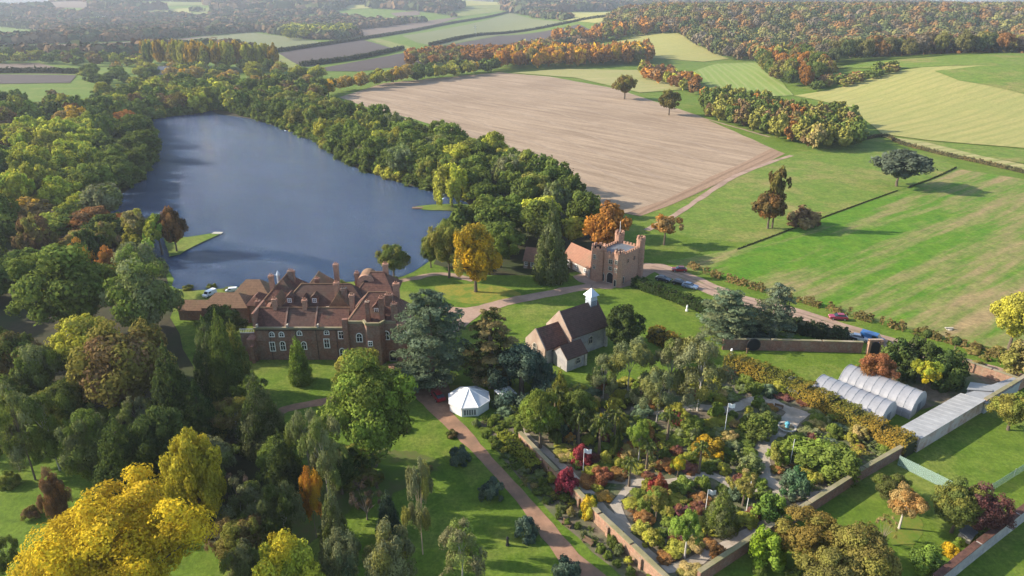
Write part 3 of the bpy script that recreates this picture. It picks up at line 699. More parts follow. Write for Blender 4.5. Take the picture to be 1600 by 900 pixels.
# ---- singles, each measured on the photograph
T = tree
T(190,505,655,152,'round',OL,BR,'large olive-brown round tree beside the paler yellow-green one, left of the manor')
T(132,492,600,108,'broad',YG,OL,'yellow-green tree just behind the large olive-brown round tree')
T(95,384,528,158,'broad',GR,MG,'big mid-green tree under the small orange crowns at left')
T(122,374,432,42,'oval',OR,GO,'small bright orange tree peeping over the big mid-green tree')
T(168,386,440,38,'oval',OR,RU,'dull orange tree between the big green tree and pale lakeside tree')
T(220,378,470,78,'round',GY,LG,'pale grey-green tree behind the grass spit by the lake')
T(222,408,540,112,'broad',GR,GY,'broad grey-green tree at the lake corner nearest the stables')
T(213,326,396,62,'open',TN,YG,'thin pale yellow-green tree in front of the lake by the spit')
T(246,335,398,50,'open',LG,YG,'fresh green tree next to the rust tree on the spit')
T(268,325,394,44,'oval',(0.10,0.06,0.025),RU,'dark rust-tinged tree at the root of the grass spit')
T(165,345,410,50,'open',OL,BR,'brownish open tree at the lake edge left of the spit')
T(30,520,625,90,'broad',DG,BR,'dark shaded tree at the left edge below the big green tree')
T(55,540,640,72,'broad',GR,GY,'grey-green tree left of the yellow-green tree')
T(95,600,690,85,'broad',DG,OL,'dark rounded tree below the olive-brown round tree, leftmost')
T(345,476,548,74,'broad',DG,DK,'dark tree against the stable wall left of the manor')
T(325,500,625,62,'spire',DG,GY,'tall dark conifer, left peak of the clump beside the manor')
T(347,494,632,58,'spire',DG,GR,'tallest dark conifer of the clump left of the manor')
T(368,508,618,50,'spire',DG,OL,'tall dark conifer of the clump nearest the manor front')
T(268,545,690,96,'cone',DK,DG,'broad blackish conifer right of the olive-brown round tree')
T(310,600,700,80,'cone',DK,DG,'low dark conifer in front of the manor clump')
T(465,528,598,38,'spire',GR,LG,'single pointed conifer on the lawn before the manor front')
T(403,590,702,84,'cone',DG,GY,'broad grey-green conifer standing left of the curved brown path')
T(576,553,728,156,'oval',GR,LG,'very large green tree in the middle, below the manor',bark=(0.14,0.11,0.08))
T(560,548,625,92,'broad',OL,YG,'olive-topped tree right against the manor front')
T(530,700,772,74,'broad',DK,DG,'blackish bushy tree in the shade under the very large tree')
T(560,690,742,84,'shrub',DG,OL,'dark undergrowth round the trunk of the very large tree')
T(478,640,760,60,'gum',GY,GR,'grey-green eucalyptus left of the pale eucalyptus and very large tree')
T(440,680,780,78,'cone',DK,DG,'dark rounded evergreen below the broad grey-green conifer')
T(190,658,790,118,'cone',DG,DK,'large dark evergreen behind the golden foreground tree')
T(140,645,765,90,'broad',GR,GY,'grey-green tree left of the large dark evergreen')
T(245,642,770,104,'broad',DK,DG,'blackish tree between the large evergreen and the yellow column')
T(28,608,750,84,'gum',GR,GY,'tall open tree with bare dark trunk at left lawn',bark=(0.12,0.09,0.07))
T(72,615,735,80,'gum',DG,GR,'dark open tree beside the bare-trunked tree at left')
T(305,678,842,98,'oval',(0.44,0.36,0.03),(0.30,0.28,0.035),'tall yellow-and-green columnar tree right of the golden tree')
T(84,735,835,44,'oval',BR,RU,'slim brown columnar tree left of the golden tree top')
T(505,650,800,74,'gum',GY,MG,'tall pale eucalyptus at the foot of the very large green tree')
T(486,735,840,44,'gum',OR,GO,'small orange tree on a thin trunk between grey-green trees',bark=(0.16,0.12,0.09))
T(655,716,866,56,'gum',GY,OL,'slender eucalyptus with pale trunk alone on the lower lawn',bark=(0.42,0.30,0.22))
T(605,770,838,42,'spire',(0.035,0.055,0.04),BL,'small dark blue-green conifer left of the slender eucalyptus')
T(520,762,880,58,'cone',GY,GR,'pale grey-green conifer below the small orange tree')
T(440,760,868,72,'gum',DG,GY,'dusky grey-green gum left of the small orange tree')
T(608,822,955,86,'round',GY,OL,'round grey-green tree at the bottom edge, left of the eucalyptus')
T(535,835,950,70,'gum',GY,BL,'pale blue-green gum at the bottom edge')
T(448,840,985,118,'broad',YG,YE,'yellow-green tree at the bottom edge right of the golden tree')
T(378,846,930,64,'round',GY,GR,'pale grey-green shrubby tree between two yellow trees at bottom')
T(372,738,806,58,'bare',(0.13,0.105,0.08),GY,'pale leafless bush right of the yellow-and-green columnar tree')
T(345,812,880,54,'bare',BR,TN,'brown leafless tree touching the golden tree on its right')
T(722,820,920,88,'gum',GY,LG,'pale gum tree at the bottom edge of the sunny lawn')
T(570,745,812,52,'bare',(0.12,0.10,0.08),BR,'bare leaning tree in the shade under the very large tree')
T(12,735,758,34,'shrub',GR,OL,'small green bush on the far left lawn, upper one')
T(48,788,808,30,'shrub',BR,OL,'small brown bush on the far left lawn, lower one')
T(12,640,735,56,'gum',DG,GR,'dark thin tree at the left edge above the lawn')
T(8,840,905,46,'gum',DG,GR,'small dark tree in the bottom left corner')
T(174,764,1005,286,'broad',(0.61,0.43,0.028),(0.50,0.35,0.03),'huge golden-yellow tree in the foreground at lower left',lod=-2,name='broadleaf_tree')
T(670,456,598,124,'cedar',BL,PB,'great blue-green layered cedar right of the manor house',bark=(0.16,0.11,0.08))
T(640,560,604,80,'shrub',BL,PB,'low spreading cedar skirt beside the brown path bend')
T(766,486,606,88,'cedar',(0.05,0.06,0.02),TN,'darker cedar with olive top between blue cedar and chapel',bark=(0.12,0.09,0.07))
T(815,534,620,112,'dome',(0.055,0.092,0.065),PB,'weeping blue cedar dome in front of the chapel')
T(975,477,552,68,'broad',DK,DG,'blackish yew at the right-hand end of the chapel')
T(742,349,456,86,'broad',GO,OL,'golden-yellow tree by the lake lawn, left of the gatehouse')
T(700,350,434,66,'broad',OL,GR,'olive-green tree just left of the golden lakeside tree')
T(672,368,418,36,'broad',GR,DG,'small dark green tree at the water left of the olive one')
T(613,383,434,54,'round',GR,OL,'single round tree on the bank between manor and lake')
T(862,322,438,58,'cone',DG,GY,'tall grey-green conifer beside the gatehouse cottage')
T(950,318,398,74,'broad',OR,RU,'orange copper beech right behind the gatehouse')
T(1040,334,383,52,'open',TN,OR,'pale orange thin tree in the meadow right of the gatehouse')
T(1215,261,356,42,'open',(0.12,0.09,0.03),OL,'tall thin brown-olive tree alone in the big pasture',bark=(0.10,0.07,0.05))
T(1205,300,357,58,'broad',(0.11,0.085,0.03),RU,'stouter brown tree at the foot of the tall thin one')
T(1258,322,352,52,'shrub',BR,TN,'low brown thicket beside the pasture trees')
T(1408,235,291,94,'broad',(0.075,0.095,0.065),(0.10,0.12,0.085),'wide dark cedar alone in the right pasture',name='cedar_tree')
T(977,118,155,38,'round',(0.17,0.12,0.03),OL,'small olive-gold tree at the stubble field edge, left one of two')
T(1047,140,180,34,'round',(0.15,0.12,0.03),OL,'small olive tree at the stubble field edge, right one of two')
T(512,124,150,26,'round',GO,OL,'small golden tree at the far corner of the stubble field')
T(1138,455,528,92,'cedar',PB,GY,'silvery blue cedar behind the brick wall, left one')
T(1215,444,528,64,'cedar',PB,GY,'thin silvery blue cedar with bare trunk behind the brick wall',bark=(0.3,0.27,0.24))
T(1180,500,530,80,'shrub',(0.045,0.06,0.045),BL,'blue-grey thicket between the two silvery cedars')
T(1592,458,545,84,'broad',YG,OL,'yellow-green tree at the right edge of the pasture')
T(1600,535,590,70,'shrub',OL,TN,'olive thicket at the right edge above the outer wall')
T(1585,616,672,72,'round',OL,GR,'olive bushy tree outside the greenhouse wall at right edge')
T(1372,550,606,60,'round',(0.36,0.15,0.07),RU,'pinkish-orange tree behind the polythene tunnels')
T(1450,562,614,52,'open',YE,LG,'bright yellow tree between tunnels and dark hedge')
T(1405,525,582,62,'shrub',DK,DG,'blackish evergreen bush under the left topiary ball')
T(1440,528,590,60,'shrub',DK,DG,'blackish evergreen bush midway in the dark group behind the tunnels')
T(1480,540,600,64,'shrub',DK,DG,'blackish evergreen bush under the right topiary ball')
T(1098,528,642,94,'gum',GY,OL,'tall eucalyptus with white trunk at the garden top',bark=(0.42,0.39,0.34))
T(1050,530,622,70,'gum',GY,MG,'grey-green eucalyptus just left of the white-trunked one')
T(985,528,615,74,'gum',GY,OL,'pale eucalyptus in front of the chapel yew')
T(945,555,622,60,'gum',GY,GR,'grey eucalyptus close to the chapel wall')
T(1030,577,660,62,'gum',GY,OL,'eucalyptus in the second row, above the garden walk')
T(875,580,650,46,'cone',(0.10,0.115,0.03),YG,'olive feathery conifer left of the garden gums')
T(845,610,690,72,'broad',GR,LG,'bright mid-green bushy tree at the garden top left corner')
T(900,610,680,56,'broad',DG,GR,'dark green bushy tree beside the bright mid-green one')
T(1185,640,680,60,'shrub',DG,GR,'wide dark shrub left of the gravel forecourt')
T(1270,678,722,92,'shrub',GR,LG,'wide glossy green shrub right of the gravel forecourt')
T(1312,690,740,80,'shrub',MG,GR,'green shrub touching the wide glossy one on its right')
T(1245,730,772,48,'shrub',(0.075,0.15,0.06),PB,'round blue-green shrub at the fork of the gravel walk')
T(1218,690,725,36,'shrub',OL,LG,'olive round shrub by the slim pole and gravel walk')
T(1200,826,882,64,'shrub',(0.17,0.24,0.02),LG,'bright lime shrub on the garden wall, lower right')
T(912,692,724,38,'shrub',RE,(0.25,0.05,0.055),'scarlet acer beside the upper white flag')
T(887,730,772,40,'shrub',(0.26,0.04,0.065),RE,'crimson acer above the diagonal brick wall')
T(968,698,716,20,'shrub',RE,RU,'small scarlet bush in the middle of the garden')
T(940,728,752,40,'shrub',(0.26,0.09,0.06),RU,'dusty rose bush beside the lower gravel walk')
T(1028,742,775,36,'shrub',(0.27,0.05,0.04),RU,'dark red bush at the garden centre')
T(1060,712,745,30,'open',YE,LG,'small bright yellow tree at the garden centre')
T(920,772,806,28,'shrub',YE,YG,'small yellow bush behind the diagonal brick wall')
T(938,645,700,16,'open',YE,LG,'tiny yellow tree ball on a slim stem')
T(1000,655,725,42,'open',LG,GR,'fresh green young tree amid the garden beds',bark=(0.4,0.36,0.3))
T(1108,676,708,56,'shrub',(0.24,0.17,0.03),GO,'golden-brown wide bush in the garden beds')
T(1075,800,872,54,'open',MG,LG,'airy green tree on a pale stem at the garden bottom',bark=(0.4,0.36,0.3))
T(1028,760,812,54,'open',OL,MG,'olive airy tree with rust shrubs around it')
T(1130,765,825,58,'cone',GR,GY,'feathery green pine beside the lowest white flag')
T(1165,735,790,56,'open',OL,TN,'olive small tree by the bare pole')
T(1210,770,818,60,'shrub',(0.07,0.13,0.03),LG,'bright green bush along the gravel walk, right of bare pole')
T(965,665,715,14,'spire',DK,DG,'very thin dark cypress in the garden middle')
T(1270,800,880,120,'round',(0.19,0.145,0.035),OL,'broad olive-gold tree outside the garden wall, left one')
T(1345,822,925,118,'round',(0.17,0.14,0.04),OL,'broad olive-gold tree outside the garden wall, right one')
T(1300,862,950,100,'round',(0.14,0.13,0.04),OL,'olive tree at the bottom edge under the olive-gold pair')
T(1395,738,785,62,'round',(0.10,0.105,0.03),GR,'round olive bush under the corner of the garden wall')
T(1415,760,826,60,'open',(0.40,0.22,0.07),TN,'small orange-leaved tree on the right-hand lawn',bark=(0.4,0.36,0.3))
T(1500,752,832,82,'round',(0.12,0.135,0.035),OL,'olive-green tree beside the purple one on the right lawn')
T(1536,760,835,82,'round',PU,(0.15,0.06,0.05),'purple-brown tree by the outer stone wall')
T(1455,850,892,56,'shrub',(0.085,0.14,0.03),LG,'green low bush against the outer stone wall')
T(1488,846,864,30,'shrub',YE,GO,'small yellow bush at the foot of the outer stone wall')
T(1285,875,905,46,'shrub',(0.20,0.07,0.05),RU,'reddish bush in the shade at bottom right')
T(1385,805,850,36,'bare',TN,OL,'thin sapling in yellow leaves on the right lawn')
for px, yt, yb, wp, lb in ((822,802,838,40,'small blue conifer bush on the lawn by the path, third from the tent'), (768,744,778,42,'small blue conifer bush on the lawn by the path, second from the tent'),
                           (718,694,722,34,'small blue conifer bush on the lawn by the path, nearest the tent'), (886,868,906,46,'small blue conifer bush on the lawn by the path, lowest')):
    T(px, yt, yb, wp, 'shrub', (0.07,0.105,0.08), PB, lb, group='young blue conifers along the brown path', parts=False)
items = []
for px, yt, yb, wp in ((938,650,712,36),(868,605,668,40),(1012,690,735,30),(905,640,700,34),(962,640,690,32),(1095,690,740,30),(985,715,760,28),(845,640,700,36),(1045,640,690,32)):
    items.append((T(px, yt, yb, wp, 'palm', GR, GY, group='palms of the walled garden', bark=(0.16,0.12,0.08)), 'palm-like plant with leafy head on a stem in the garden'))
number_labels(items)

# ---- woods, rows and beds: every tree its own object
def gp(pix): return [G(*p) for p in pix]
def clear(fac=0.42):
    base = [(t[0], t[1], t[2]) for t in TREES]
    return lambda p: any((p[0]-x)**2 + (p[1]-y)**2 < (fac*wd + 1.5)**2 for x, y, wd in base)
def in_lake(p): return inside(p, LAKE_W)
GRPN = {}
def far_leaf():
    m, n, p = newmat('far_leaf'); a = nd(n, 'ShaderNodeAttribute'); a.attribute_name = 'leaf_colour'
    n.links.new(a.outputs['Color'], p.inputs['Base Color']); p.inputs['Roughness'].default_value = 1; p.inputs['Specular IOR Level'].default_value = 0
    return m
M['far_leaf'] = far_leaf()
PEND = []
def wood(pix, sp, hr, wr, opts, where, group, kinds=('broad', 'round', 'oval'), avoid=None, parts=True, seed=1, zone=None, cap=12, lod=None, name=None):
    rng = np.random.default_rng(seed)
    av = (lambda p: in_lake(p) or (avoid(p) if avoid else False))
    for p in poisson(gp(pix), sp, rng, 40000, av):
        px, py = topix(p[0], p[1], h1(*p))
        o = pick(rng, zone(px, py) if zone else opts)
        h = rng.uniform(*hr); wd = rng.uniform(*wr) * (0.7 + 0.3 * h / hr[1])
        k = kinds[rng.integers(len(kinds))]
        PEND.append((wd / math.hypot(p[0], p[1], CAM_H) * (1 if -40 < px < 1640 else .3), name or NAME[k], (p[0], p[1], h, wd, k, o[2], o[3]), dict(group=group, parts=parts, lod=lod, name=name), '%s %s' % (o[1], where), cap))
def plant_pending():
    "the 300 largest-showing trees of a kind become objects, the rest one mass"
    left = {}; items = {}
    for nm in sorted({p[1] for p in PEND}):
        have = sum(1 for o in COL.objects if o.name.split('.')[0] == nm and o.parent is None)
        row = sorted((p for p in PEND if p[1] == nm), key=lambda p: -p[0])
        for p in row[:max(0, 300 - have)]: items.setdefault(p[5], []).append((tree_at(*p[2], **p[3]), p[4]))
        if len(row) > 300 - have: left.setdefault(nm, []).extend(p[2] for p in row[max(0, 300 - have):])
    for cap, it in items.items(): number_labels(it, cap)
    for nm, row in left.items(): merged(nm, row)
CACHE = {}
def arrays(me):
    if me.name not in CACHE:
        v = np.empty(len(me.vertices) * 3, np.float32); me.vertices.foreach_get('co', v); out = [v.reshape(-1, 3)]
        for a in ('tint', 'clump'): t = np.empty(len(me.vertices), np.float32); me.attributes[a].data.foreach_get('value', t); out.append(t)
        CACHE[me.name] = out
    return CACHE[me.name]
def merged(nm, row):
    V = []; Cc = []; rng = np.random.default_rng(77)
    for i, (x, y, h, wd, k, c, ac) in enumerate(row):
        v, ti, cl = arrays(kind_mesh('far', 0 if math.hypot(x, y) < 600 else 1, i)[0]); a = rng.random() * 6.28; f = rng.uniform(.85, 1.15)
        X = (v[:, 0] * math.cos(a) - v[:, 1] * math.sin(a)) * wd / 12 + x; Y = (v[:, 0] * math.sin(a) + v[:, 1] * math.cos(a)) * wd / 12 + y
        V.append(np.stack([X, Y, v[:, 2] * h / 12 + h1(x, y)], 1)); m = np.clip((cl - .3) / .65, 0, 1)[:, None]
        Cc.append((np.array(c)[None] * (1 - m) + np.array(ac)[None] * m) * (.55 + .95 * ti[:, None]) * f)
    V = np.concatenate(V); Cc = np.concatenate(Cc); n = len(V) // 4; me = bpy.data.meshes.new('tree_mass')
    me.vertices.add(4 * n); me.vertices.foreach_set('co', V.astype(np.float32).ravel()); me.loops.add(4 * n); me.loops.foreach_set('vertex_index', np.arange(4 * n, dtype=np.int32))
    me.polygons.add(n); me.polygons.foreach_set('loop_start', np.arange(0, 4 * n, 4, dtype=np.int32)); me.polygons.foreach_set('loop_total', np.full(n, 4, np.int32)); me.update(calc_edges=True)
    a = me.attributes.new('leaf_colour', 'FLOAT_COLOR', 'POINT'); c4 = np.ones((4 * n, 4), np.float32); c4[:, :3] = Cc; a.data.foreach_set('color', c4.ravel()); me.materials.append(M['far_leaf'])
    tag(link('tree_mass', me), 'farther crowns of the woods round the lake, merging into one mass' if nm == 'broadleaf_tree' else 'farther crowns of the woods and rows beyond the fields', 'woodland', kind='stuff')
c_wd = [(3, 'dark green', DG, GR), (3, 'mid-green', GR, MG), (2, 'olive', OL, YG), (1.2, 'brownish', BR, OL), (0.3, 'rust', RU, BR), (1.4, 'grey-green', GY, GR), (.8, 'yellow-green', YG, LG)]
def zone_left(px, py):
    if 20 < px < 150 and 215 < py < 385: return [(5, 'yellow-green', YG, LG), (3, 'fresh green', MG, YG), (2, 'olive', OL, YG), (.6, 'golden', TN, GO)]
    if px > 165 and py < 330: return [(5, 'dark green', DG, GR), (3, 'mid-green', GR, DG), (1, 'grey-green', GY, GR), (.4, 'rust', RU, OR)]
    if py > 385: return [(4, 'dark green', DG, GR), (3, 'blackish green', DK, DG), (1.5, 'brownish', BR, OL)]
    return c_wd
wood([(-190,184),(128,180),(222,196),(236,222),(234,254),(203,290),(168,322),(174,362),(210,398),(200,424),(150,436),(40,470),(-120,520),(-200,480)], 11.0, (9, 18), (10.5, 20), None,
     'tree in the wood along the left shore', 'trees of the wood left of the lake', avoid=clear(.36), seed=3, zone=zone_left)
wood([(-60,560),(20,560),(60,640),(160,660),(250,700),(400,640),(420,700),(470,790),(450,890),(380,900),(340,840),(250,700),(60,700),(-60,720)], 7.5, (7, 11), (7.5, 10.5),
     [(3, 'dark green', DG, GR), (2, 'mid-green', GR, MG), (1.5, 'grey-green', GY, GR), (1, 'olive', OL, BR)], 'tree filling the shady grove left of centre', 'trees of the shady grove', avoid=clear(.40), seed=5, kinds=('broad', 'round', 'open', 'gum'))
wood([(300,178),(345,170),(400,184),(480,212),(545,252),(620,281),(690,298),(735,320),(725,345),(765,350),(780,420),(860,425),(925,415),(930,365),(900,338),(852,302),(768,258),(662,219),(585,203),(505,178),(420,165),(330,160)], 9.6, (9.5, 16.5), (10, 18),
     [(4, 'dark green', DG, GR), (3.5, 'mid-green', GR, MG), (2, 'olive', OL, MG), (1.4, 'yellowish', YG, OL), (.8, 'grey-green', GY, GR)], 'tree of the belt along the right shore', 'trees between the lake and the stubble field', avoid=lambda p, c=clear(.42): c(p) or (785 < topix(p[0], p[1], 0)[0] < 925 and topix(p[0], p[1], 0)[1] > 384), seed=8)
# bushes and low boughs right at the water
items = []; rgw = np.random.default_rng(61)
for i in range(0, len(LAKE_W), 1):
    x, y = LAKE_W[i]; px, py = topix(x, y, 0); nx_ = np.array(LAKE_W[(i+1) % len(LAKE_W)]) - np.array(LAKE_W[i-1]); nx_ = nx_ / np.linalg.norm(nx_); n = np.array((-nx_[1], nx_[0]))
    if inside((x + n[0] * 3, y + n[1] * 3), LAKE_W): n = -n
    if py > 405 or (px < 190 and py > 300) or (705 < px and 305 < py < 345) or len(items) >= 285: continue
    for k in range(1 if py > 250 and px < 500 else 2):
        o = pick(rgw, [(4, 'dark', DG, GR), (3, 'green', GR, MG), (1, 'olive', OL, YG)]); f = rgw.uniform(0.5, 5.0)
        items.append((tree_at(x + n[0]*f + rgw.normal(0, 1.2), y + n[1]*f + rgw.normal(0, 1.2), rgw.uniform(4.5, 8), rgw.uniform(7, 11), 'shrub', o[2], o[3], None, 'waterside bushes round the lake', name='waterside_bush', lod=1), '%s overhanging bush at the water edge, %s' % (o[1], 'left shore' if px < 260 else 'far end' if py < 200 else 'right shore')))
number_labels(items)
T(705, 259, 324, 58, 'willow', YG, OL, 'pale yellow willow on the little grass point of the right shore')
wood([(150,162),(320,146),(440,146),(500,152),(500,172),(400,172),(338,164),(300,176),(226,188),(170,180)], 12, (11, 16), (12, 18), [(4, 'dark green', DG, GR), (3, 'olive', OL, YG), (1, 'brownish', BR, OL), (1, 'mid-green', GR, MG)],
     'tree at the far end of the lake', 'trees at the far end of the lake', seed=9, avoid=clear(.3))
wood([(515,146),(600,130),(700,117),(775,108),(775,113),(700,123),(600,135),(500,150)], 11, (11, 16), (12, 16), [(3, 'olive', OL, YG), (2, 'dark green', DG, GR), (1.5, 'golden', TN, GO)], 'tree in the row behind the stubble field', 'trees of the row behind the stubble field', seed=11, lod=1, parts=False, name='woodland_tree')
wood([(780,98),(900,92),(1015,88),(1020,100),(890,106),(780,111)], 12, (17, 23), (13, 18), [(5, 'orange', OR, GO), (3, 'rust', RU, OR), (1.5, 'golden', GO, OR), (1.5, 'olive', OL, BR)], 'tree in the autumn row above the stubble field', 'autumn trees above the stubble field', seed=12, lod=1, parts=False, name='woodland_tree')
wood([(862,66),(950,56),(1010,46),(1012,54),(950,66),(870,74)], 16, (18, 25), (15, 20), [(5, 'orange', OR, RU), (2, 'olive', OL, BR)], 'tree in the second, higher autumn row', 'autumn trees of the higher row', seed=13, lod=1, parts=False, name='woodland_tree')
wood([(640,92),(700,86),(780,86),(860,72),(860,80),(790,98),(700,104),(640,104)], 15, (12, 17), (13, 18), [(3, 'orange-brown', RU, OR), (3, 'olive', OL, BR)], 'tree in the hedgerow along the dark plough', 'hedgerow trees along the dark ploughed field', seed=14, lod=1, parts=False, name='woodland_tree')
wood([(1092,162),(1150,165),(1215,180),(1328,200),(1340,234),(1268,236),(1190,212),(1108,186)], 6.8, (10, 15), (9, 12), [(4, 'olive', OL, OL), (.8, 'rust', RU, OR), (4, 'dark green', DG, GR), (2, 'brown', BR, OL), (.5, 'golden', TN, OL)],
     'tree in the copse right of the stubble field', 'trees of the copse right of the stubble field', seed=15, lod=1, kinds=('far', 'oval'), name='broadleaf_tree')
wood([(1004,112),(1040,118),(1088,134),(1084,148),(1040,136),(1004,122)], 10, (9, 13), (9, 13), [(3, 'orange-brown', RU, OR), (2, 'dark brown', BR, RU), (1, 'olive', OL, YG)], 'small tree above the hay strips', 'small autumn trees above the hay strips', seed=16, lod=1, parts=False, name='woodland_tree')
wood([(1185,96),(1250,100),(1300,124),(1260,142),(1215,132),(1190,116)], 11, (14, 21), (13, 17), [(3, 'dark green', DG, GR), (2, 'rust', RU, OR), (2, 'olive', OL, BR)], 'tree in the wood spur beside the mown field', 'trees of the wood spur', seed=17, lod=1, parts=False, name='woodland_tree')
wood([(1262,136),(1330,126),(1395,108),(1400,113),(1330,134),(1265,144)], 8.5, (6, 9), (8, 11), [(3, 'dark green', DG, GR), (2, 'olive', OL, BR), (1, 'brown', BR, RU)], 'bushy tree in the hedge above the straw hill', 'hedge trees above the straw hill', seed=18, lod=1, parts=False, name='woodland_tree')
wood([(230,98),(300,104),(380,106),(432,106),(430,112),(300,114),(236,106)], 11, (24, 32), (12, 16), [(4, 'olive-gold', (0.19,0.15,0.04), GO), (3, 'olive', OL, YG), (1, 'dark green', DG, GR)], 'tall poplar beyond the lake', 'poplars beyond the lake', kinds=('oval',), seed=19, lod=1, parts=False, name='poplar_tree')
T(238, 64, 100, 22, 'oval', GO, YE, 'golden poplar at the left end of the poplar row', parts=False, lod=1, name='poplar_tree')
wood([(-60,92),(100,93),(230,98),(230,106),(120,103),(-60,98)], 20, (10, 16), (14, 22), [(3, 'dark green', DG, GR), (3, 'olive', OL, YG), (1, 'brown', BR, OL)], 'tree between the far ploughed fields', 'trees between the far ploughed fields', seed=20, lod=1, parts=False, name='woodland_tree')
wood([(120,116),(240,112),(420,114),(500,120),(500,136),(330,138),(150,140)], 21, (9, 15), (13, 20), [(3, 'olive', OL, YG), (3, 'dark green', DG, GR), (1, 'mid-green', GR, MG), (1, 'golden', TN, GO)], 'tree around the houses past the lake', 'trees around the houses past the lake', seed=21, lod=1, parts=False, name='woodland_tree')
wood([(442,52),(545,50),(556,58),(450,64)], 24, (18, 24), (20, 28), [(3, 'olive', OL, YG), (2, 'dark green', DG, GR)], 'tree in the far shelter belt', 'trees of the far shelter belt', seed=22, lod=1, parts=False, name='woodland_tree')
c_far = [(3.2, 'orange-brown', (0.24,0.135,0.048), (0.27,0.15,0.048)), (3.5, 'olive', (0.16,0.15,0.05), (0.19,0.17,0.055)), (3.5, 'dark green', (0.085,0.105,0.04), (0.11,0.13,0.045)), (2.5, 'brown', (0.16,0.12,0.065), (0.19,0.13,0.07)), (1, 'grey-brown', (0.18,0.145,0.10), (0.19,0.16,0.11)), (.4, 'rust', (0.25,0.13,0.045), (0.28,0.15,0.05)), (1, 'yellow-green', (0.21,0.20,0.06), (0.23,0.21,0.06))]
# the near edge of the wood on the right-hand hill: single trees
wood([(1010,52),(1060,56),(1140,94),(1190,98),(1290,106),(1400,92),(1640,84),(1640,72),(1400,80),(1290,90),(1200,82),(1100,62),(1040,44)], 13.5, (15, 22), (14, 19), c_far, 'tree edging the right-hand hill wood', 'trees along the edge of the hill wood', seed=23, lod=1, parts=False, name='woodland_tree')

plant_pending()
# the rest of the far woods reads as one mass: puffs of leaves, many trees in one object
def mass(name, pts, cols, hr, wr, label, seed=1, per=44, lf=.36):
    rng = np.random.default_rng(seed); P = []; N = []; Sz = []; C = []
    for (x, y) in pts:
        h = rng.uniform(*hr); wd = rng.uniform(*wr) / 2; z = h1(x, y); c = np.array(pick(rng, cols)[2]) * rng.uniform(.8, 1.25)
        n = per; d = rng.normal(size=(n, 3)); d[:, 2] = np.abs(d[:, 2]) * 1.0 - 0.25; d /= np.linalg.norm(d, axis=1, keepdims=True)
        k = (1 + 0.18 * np.sin(d[:, 0] * 7 + x) * np.cos(d[:, 1] * 7 + y)) * (0.82 + .25 * rng.random(n))
        P.append(np.array((x, y, z + h * 0.45)) + d * k[:, None] * np.array((wd, wd, h * 0.55))); N.append(d + rng.normal(0, .22, (n, 3)))
        Sz.append(np.full(n, wd * lf) * (0.7 + .6 * rng.random(n))); C.append(c[None] * (0.82 + .36 * rng.random((n, 1))))
    P = np.concatenate(P); N = np.concatenate(N); Sz = np.concatenate(Sz); C = np.concatenate(C)
    me = leaves_mesh(name, P, N, Sz, np.full(len(P), .5), np.zeros(len(P)), rng, 0.9)
    a = me.attributes.new('leaf_colour', 'FLOAT_COLOR', 'POINT'); c4 = np.ones((len(P), 4)); c4[:, :3] = C
    a.data.foreach_set('color', np.repeat(c4, 4, 0).astype(np.float32).ravel())
    me.materials.clear(); me.materials.append(M['far_leaf'])
    return tag(link(name, me), label, 'woodland', kind='stuff')
rg = np.random.default_rng(31)
hillpoly = gp([(1020,46),(1100,62),(1200,80),(1290,88),(1400,78),(1640,70)]) + [(1500, 1700), (900, 1750), (250, 1700), (150, 1300)]
mass('hill_wood', poisson(hillpoly, 15, rg, 12000), c_far, (14, 21), (16, 23), 'autumn wood covering the hill at upper right', 5, 210, .155)
# far country: woods, hedges between pale fields, all hazy
def far_noise(x, y): return math.sin(x / 170 + 1.3 * math.sin(y / 300)) + math.sin(y / 150 + 2 + x / 400) + 0.7 * math.sin((x + y) / 90)
OPEN = [gp(q) for q in ([(-60,72),(150,66),(240,62),(345,54),(400,50),(450,56),(520,68),(420,83),(330,80),(236,80),(130,88),(-60,92)], [(556,60),(545,48),(640,37),(700,33),(712,26),(690,22),(712,12),(790,6),(802,16),(890,33),(960,38),(780,88),(660,102),(560,114),(440,112),(424,82)], [(692,22),(790,6),(802,15),(720,27)], [(855,20),(1010,15),(1014,32),(930,38)], [(150,42),(240,37),(242,42),(160,46)])]
CLEAR = [[(-60,8),(155,7),(160,13),(-60,17)], [(150,44),(238,38),(240,43),(160,49)], [(215,17),(300,13),(298,24),(225,27)], [(-60,27),(70,25),(75,31),(-60,34)], [(288,25),(330,11),(348,15),(322,29)], [(525,9),(582,4),(590,12),(545,15)], [(610,21),(655,17),(656,24),(620,26)],
         [(165,5),(330,3),(332,8),(170,11)], [(395,17),(470,12),(480,18),(410,23)], [(345,40),(440,36),(440,42),(352,46)], [(85,30),(200,27),(205,33),(90,37)], [(560,30),(640,27),(650,31),(570,36)], [(430,27),(520,24),(524,30),(436,33)], [(1015,8),(1110,7),(1130,12),(1020,14)], [(1180,7),(1300,6),(1320,11),(1200,12)], [(1440,14),(1560,12),(1640,15),(1460,19)], [(240,52),(340,46),(345,53),(250,57)], [(660,6),(780,3),(785,8),(670,12)], [(400,3),(520,2),(520,6),(410,8)]]
OPEN += [gp(q) for q in CLEAR]
pts = []
for a in np.linspace(-0.72, 0.72, 300):
    for r in np.geomspace(1180, 7800, 105):
        aa = a + rg.normal(0, .004); rr = r * (1 + rg.normal(0, .012)); x = rr * math.sin(aa); y = rr * math.cos(aa)
        thr = -1.0
        if x > 120 and y < 1900: continue
        if far_noise(x, y) < thr or any(inside((x, y), q) for q in OPEN): continue
        pts.append((x, y))
cols_h = [(3, '', (0.13,0.09,0.05), 0), (3, '', (0.075,0.085,0.035), 0), (2, '', (0.16,0.10,0.05), 0), (2, '', (0.05,0.065,0.03), 0)]
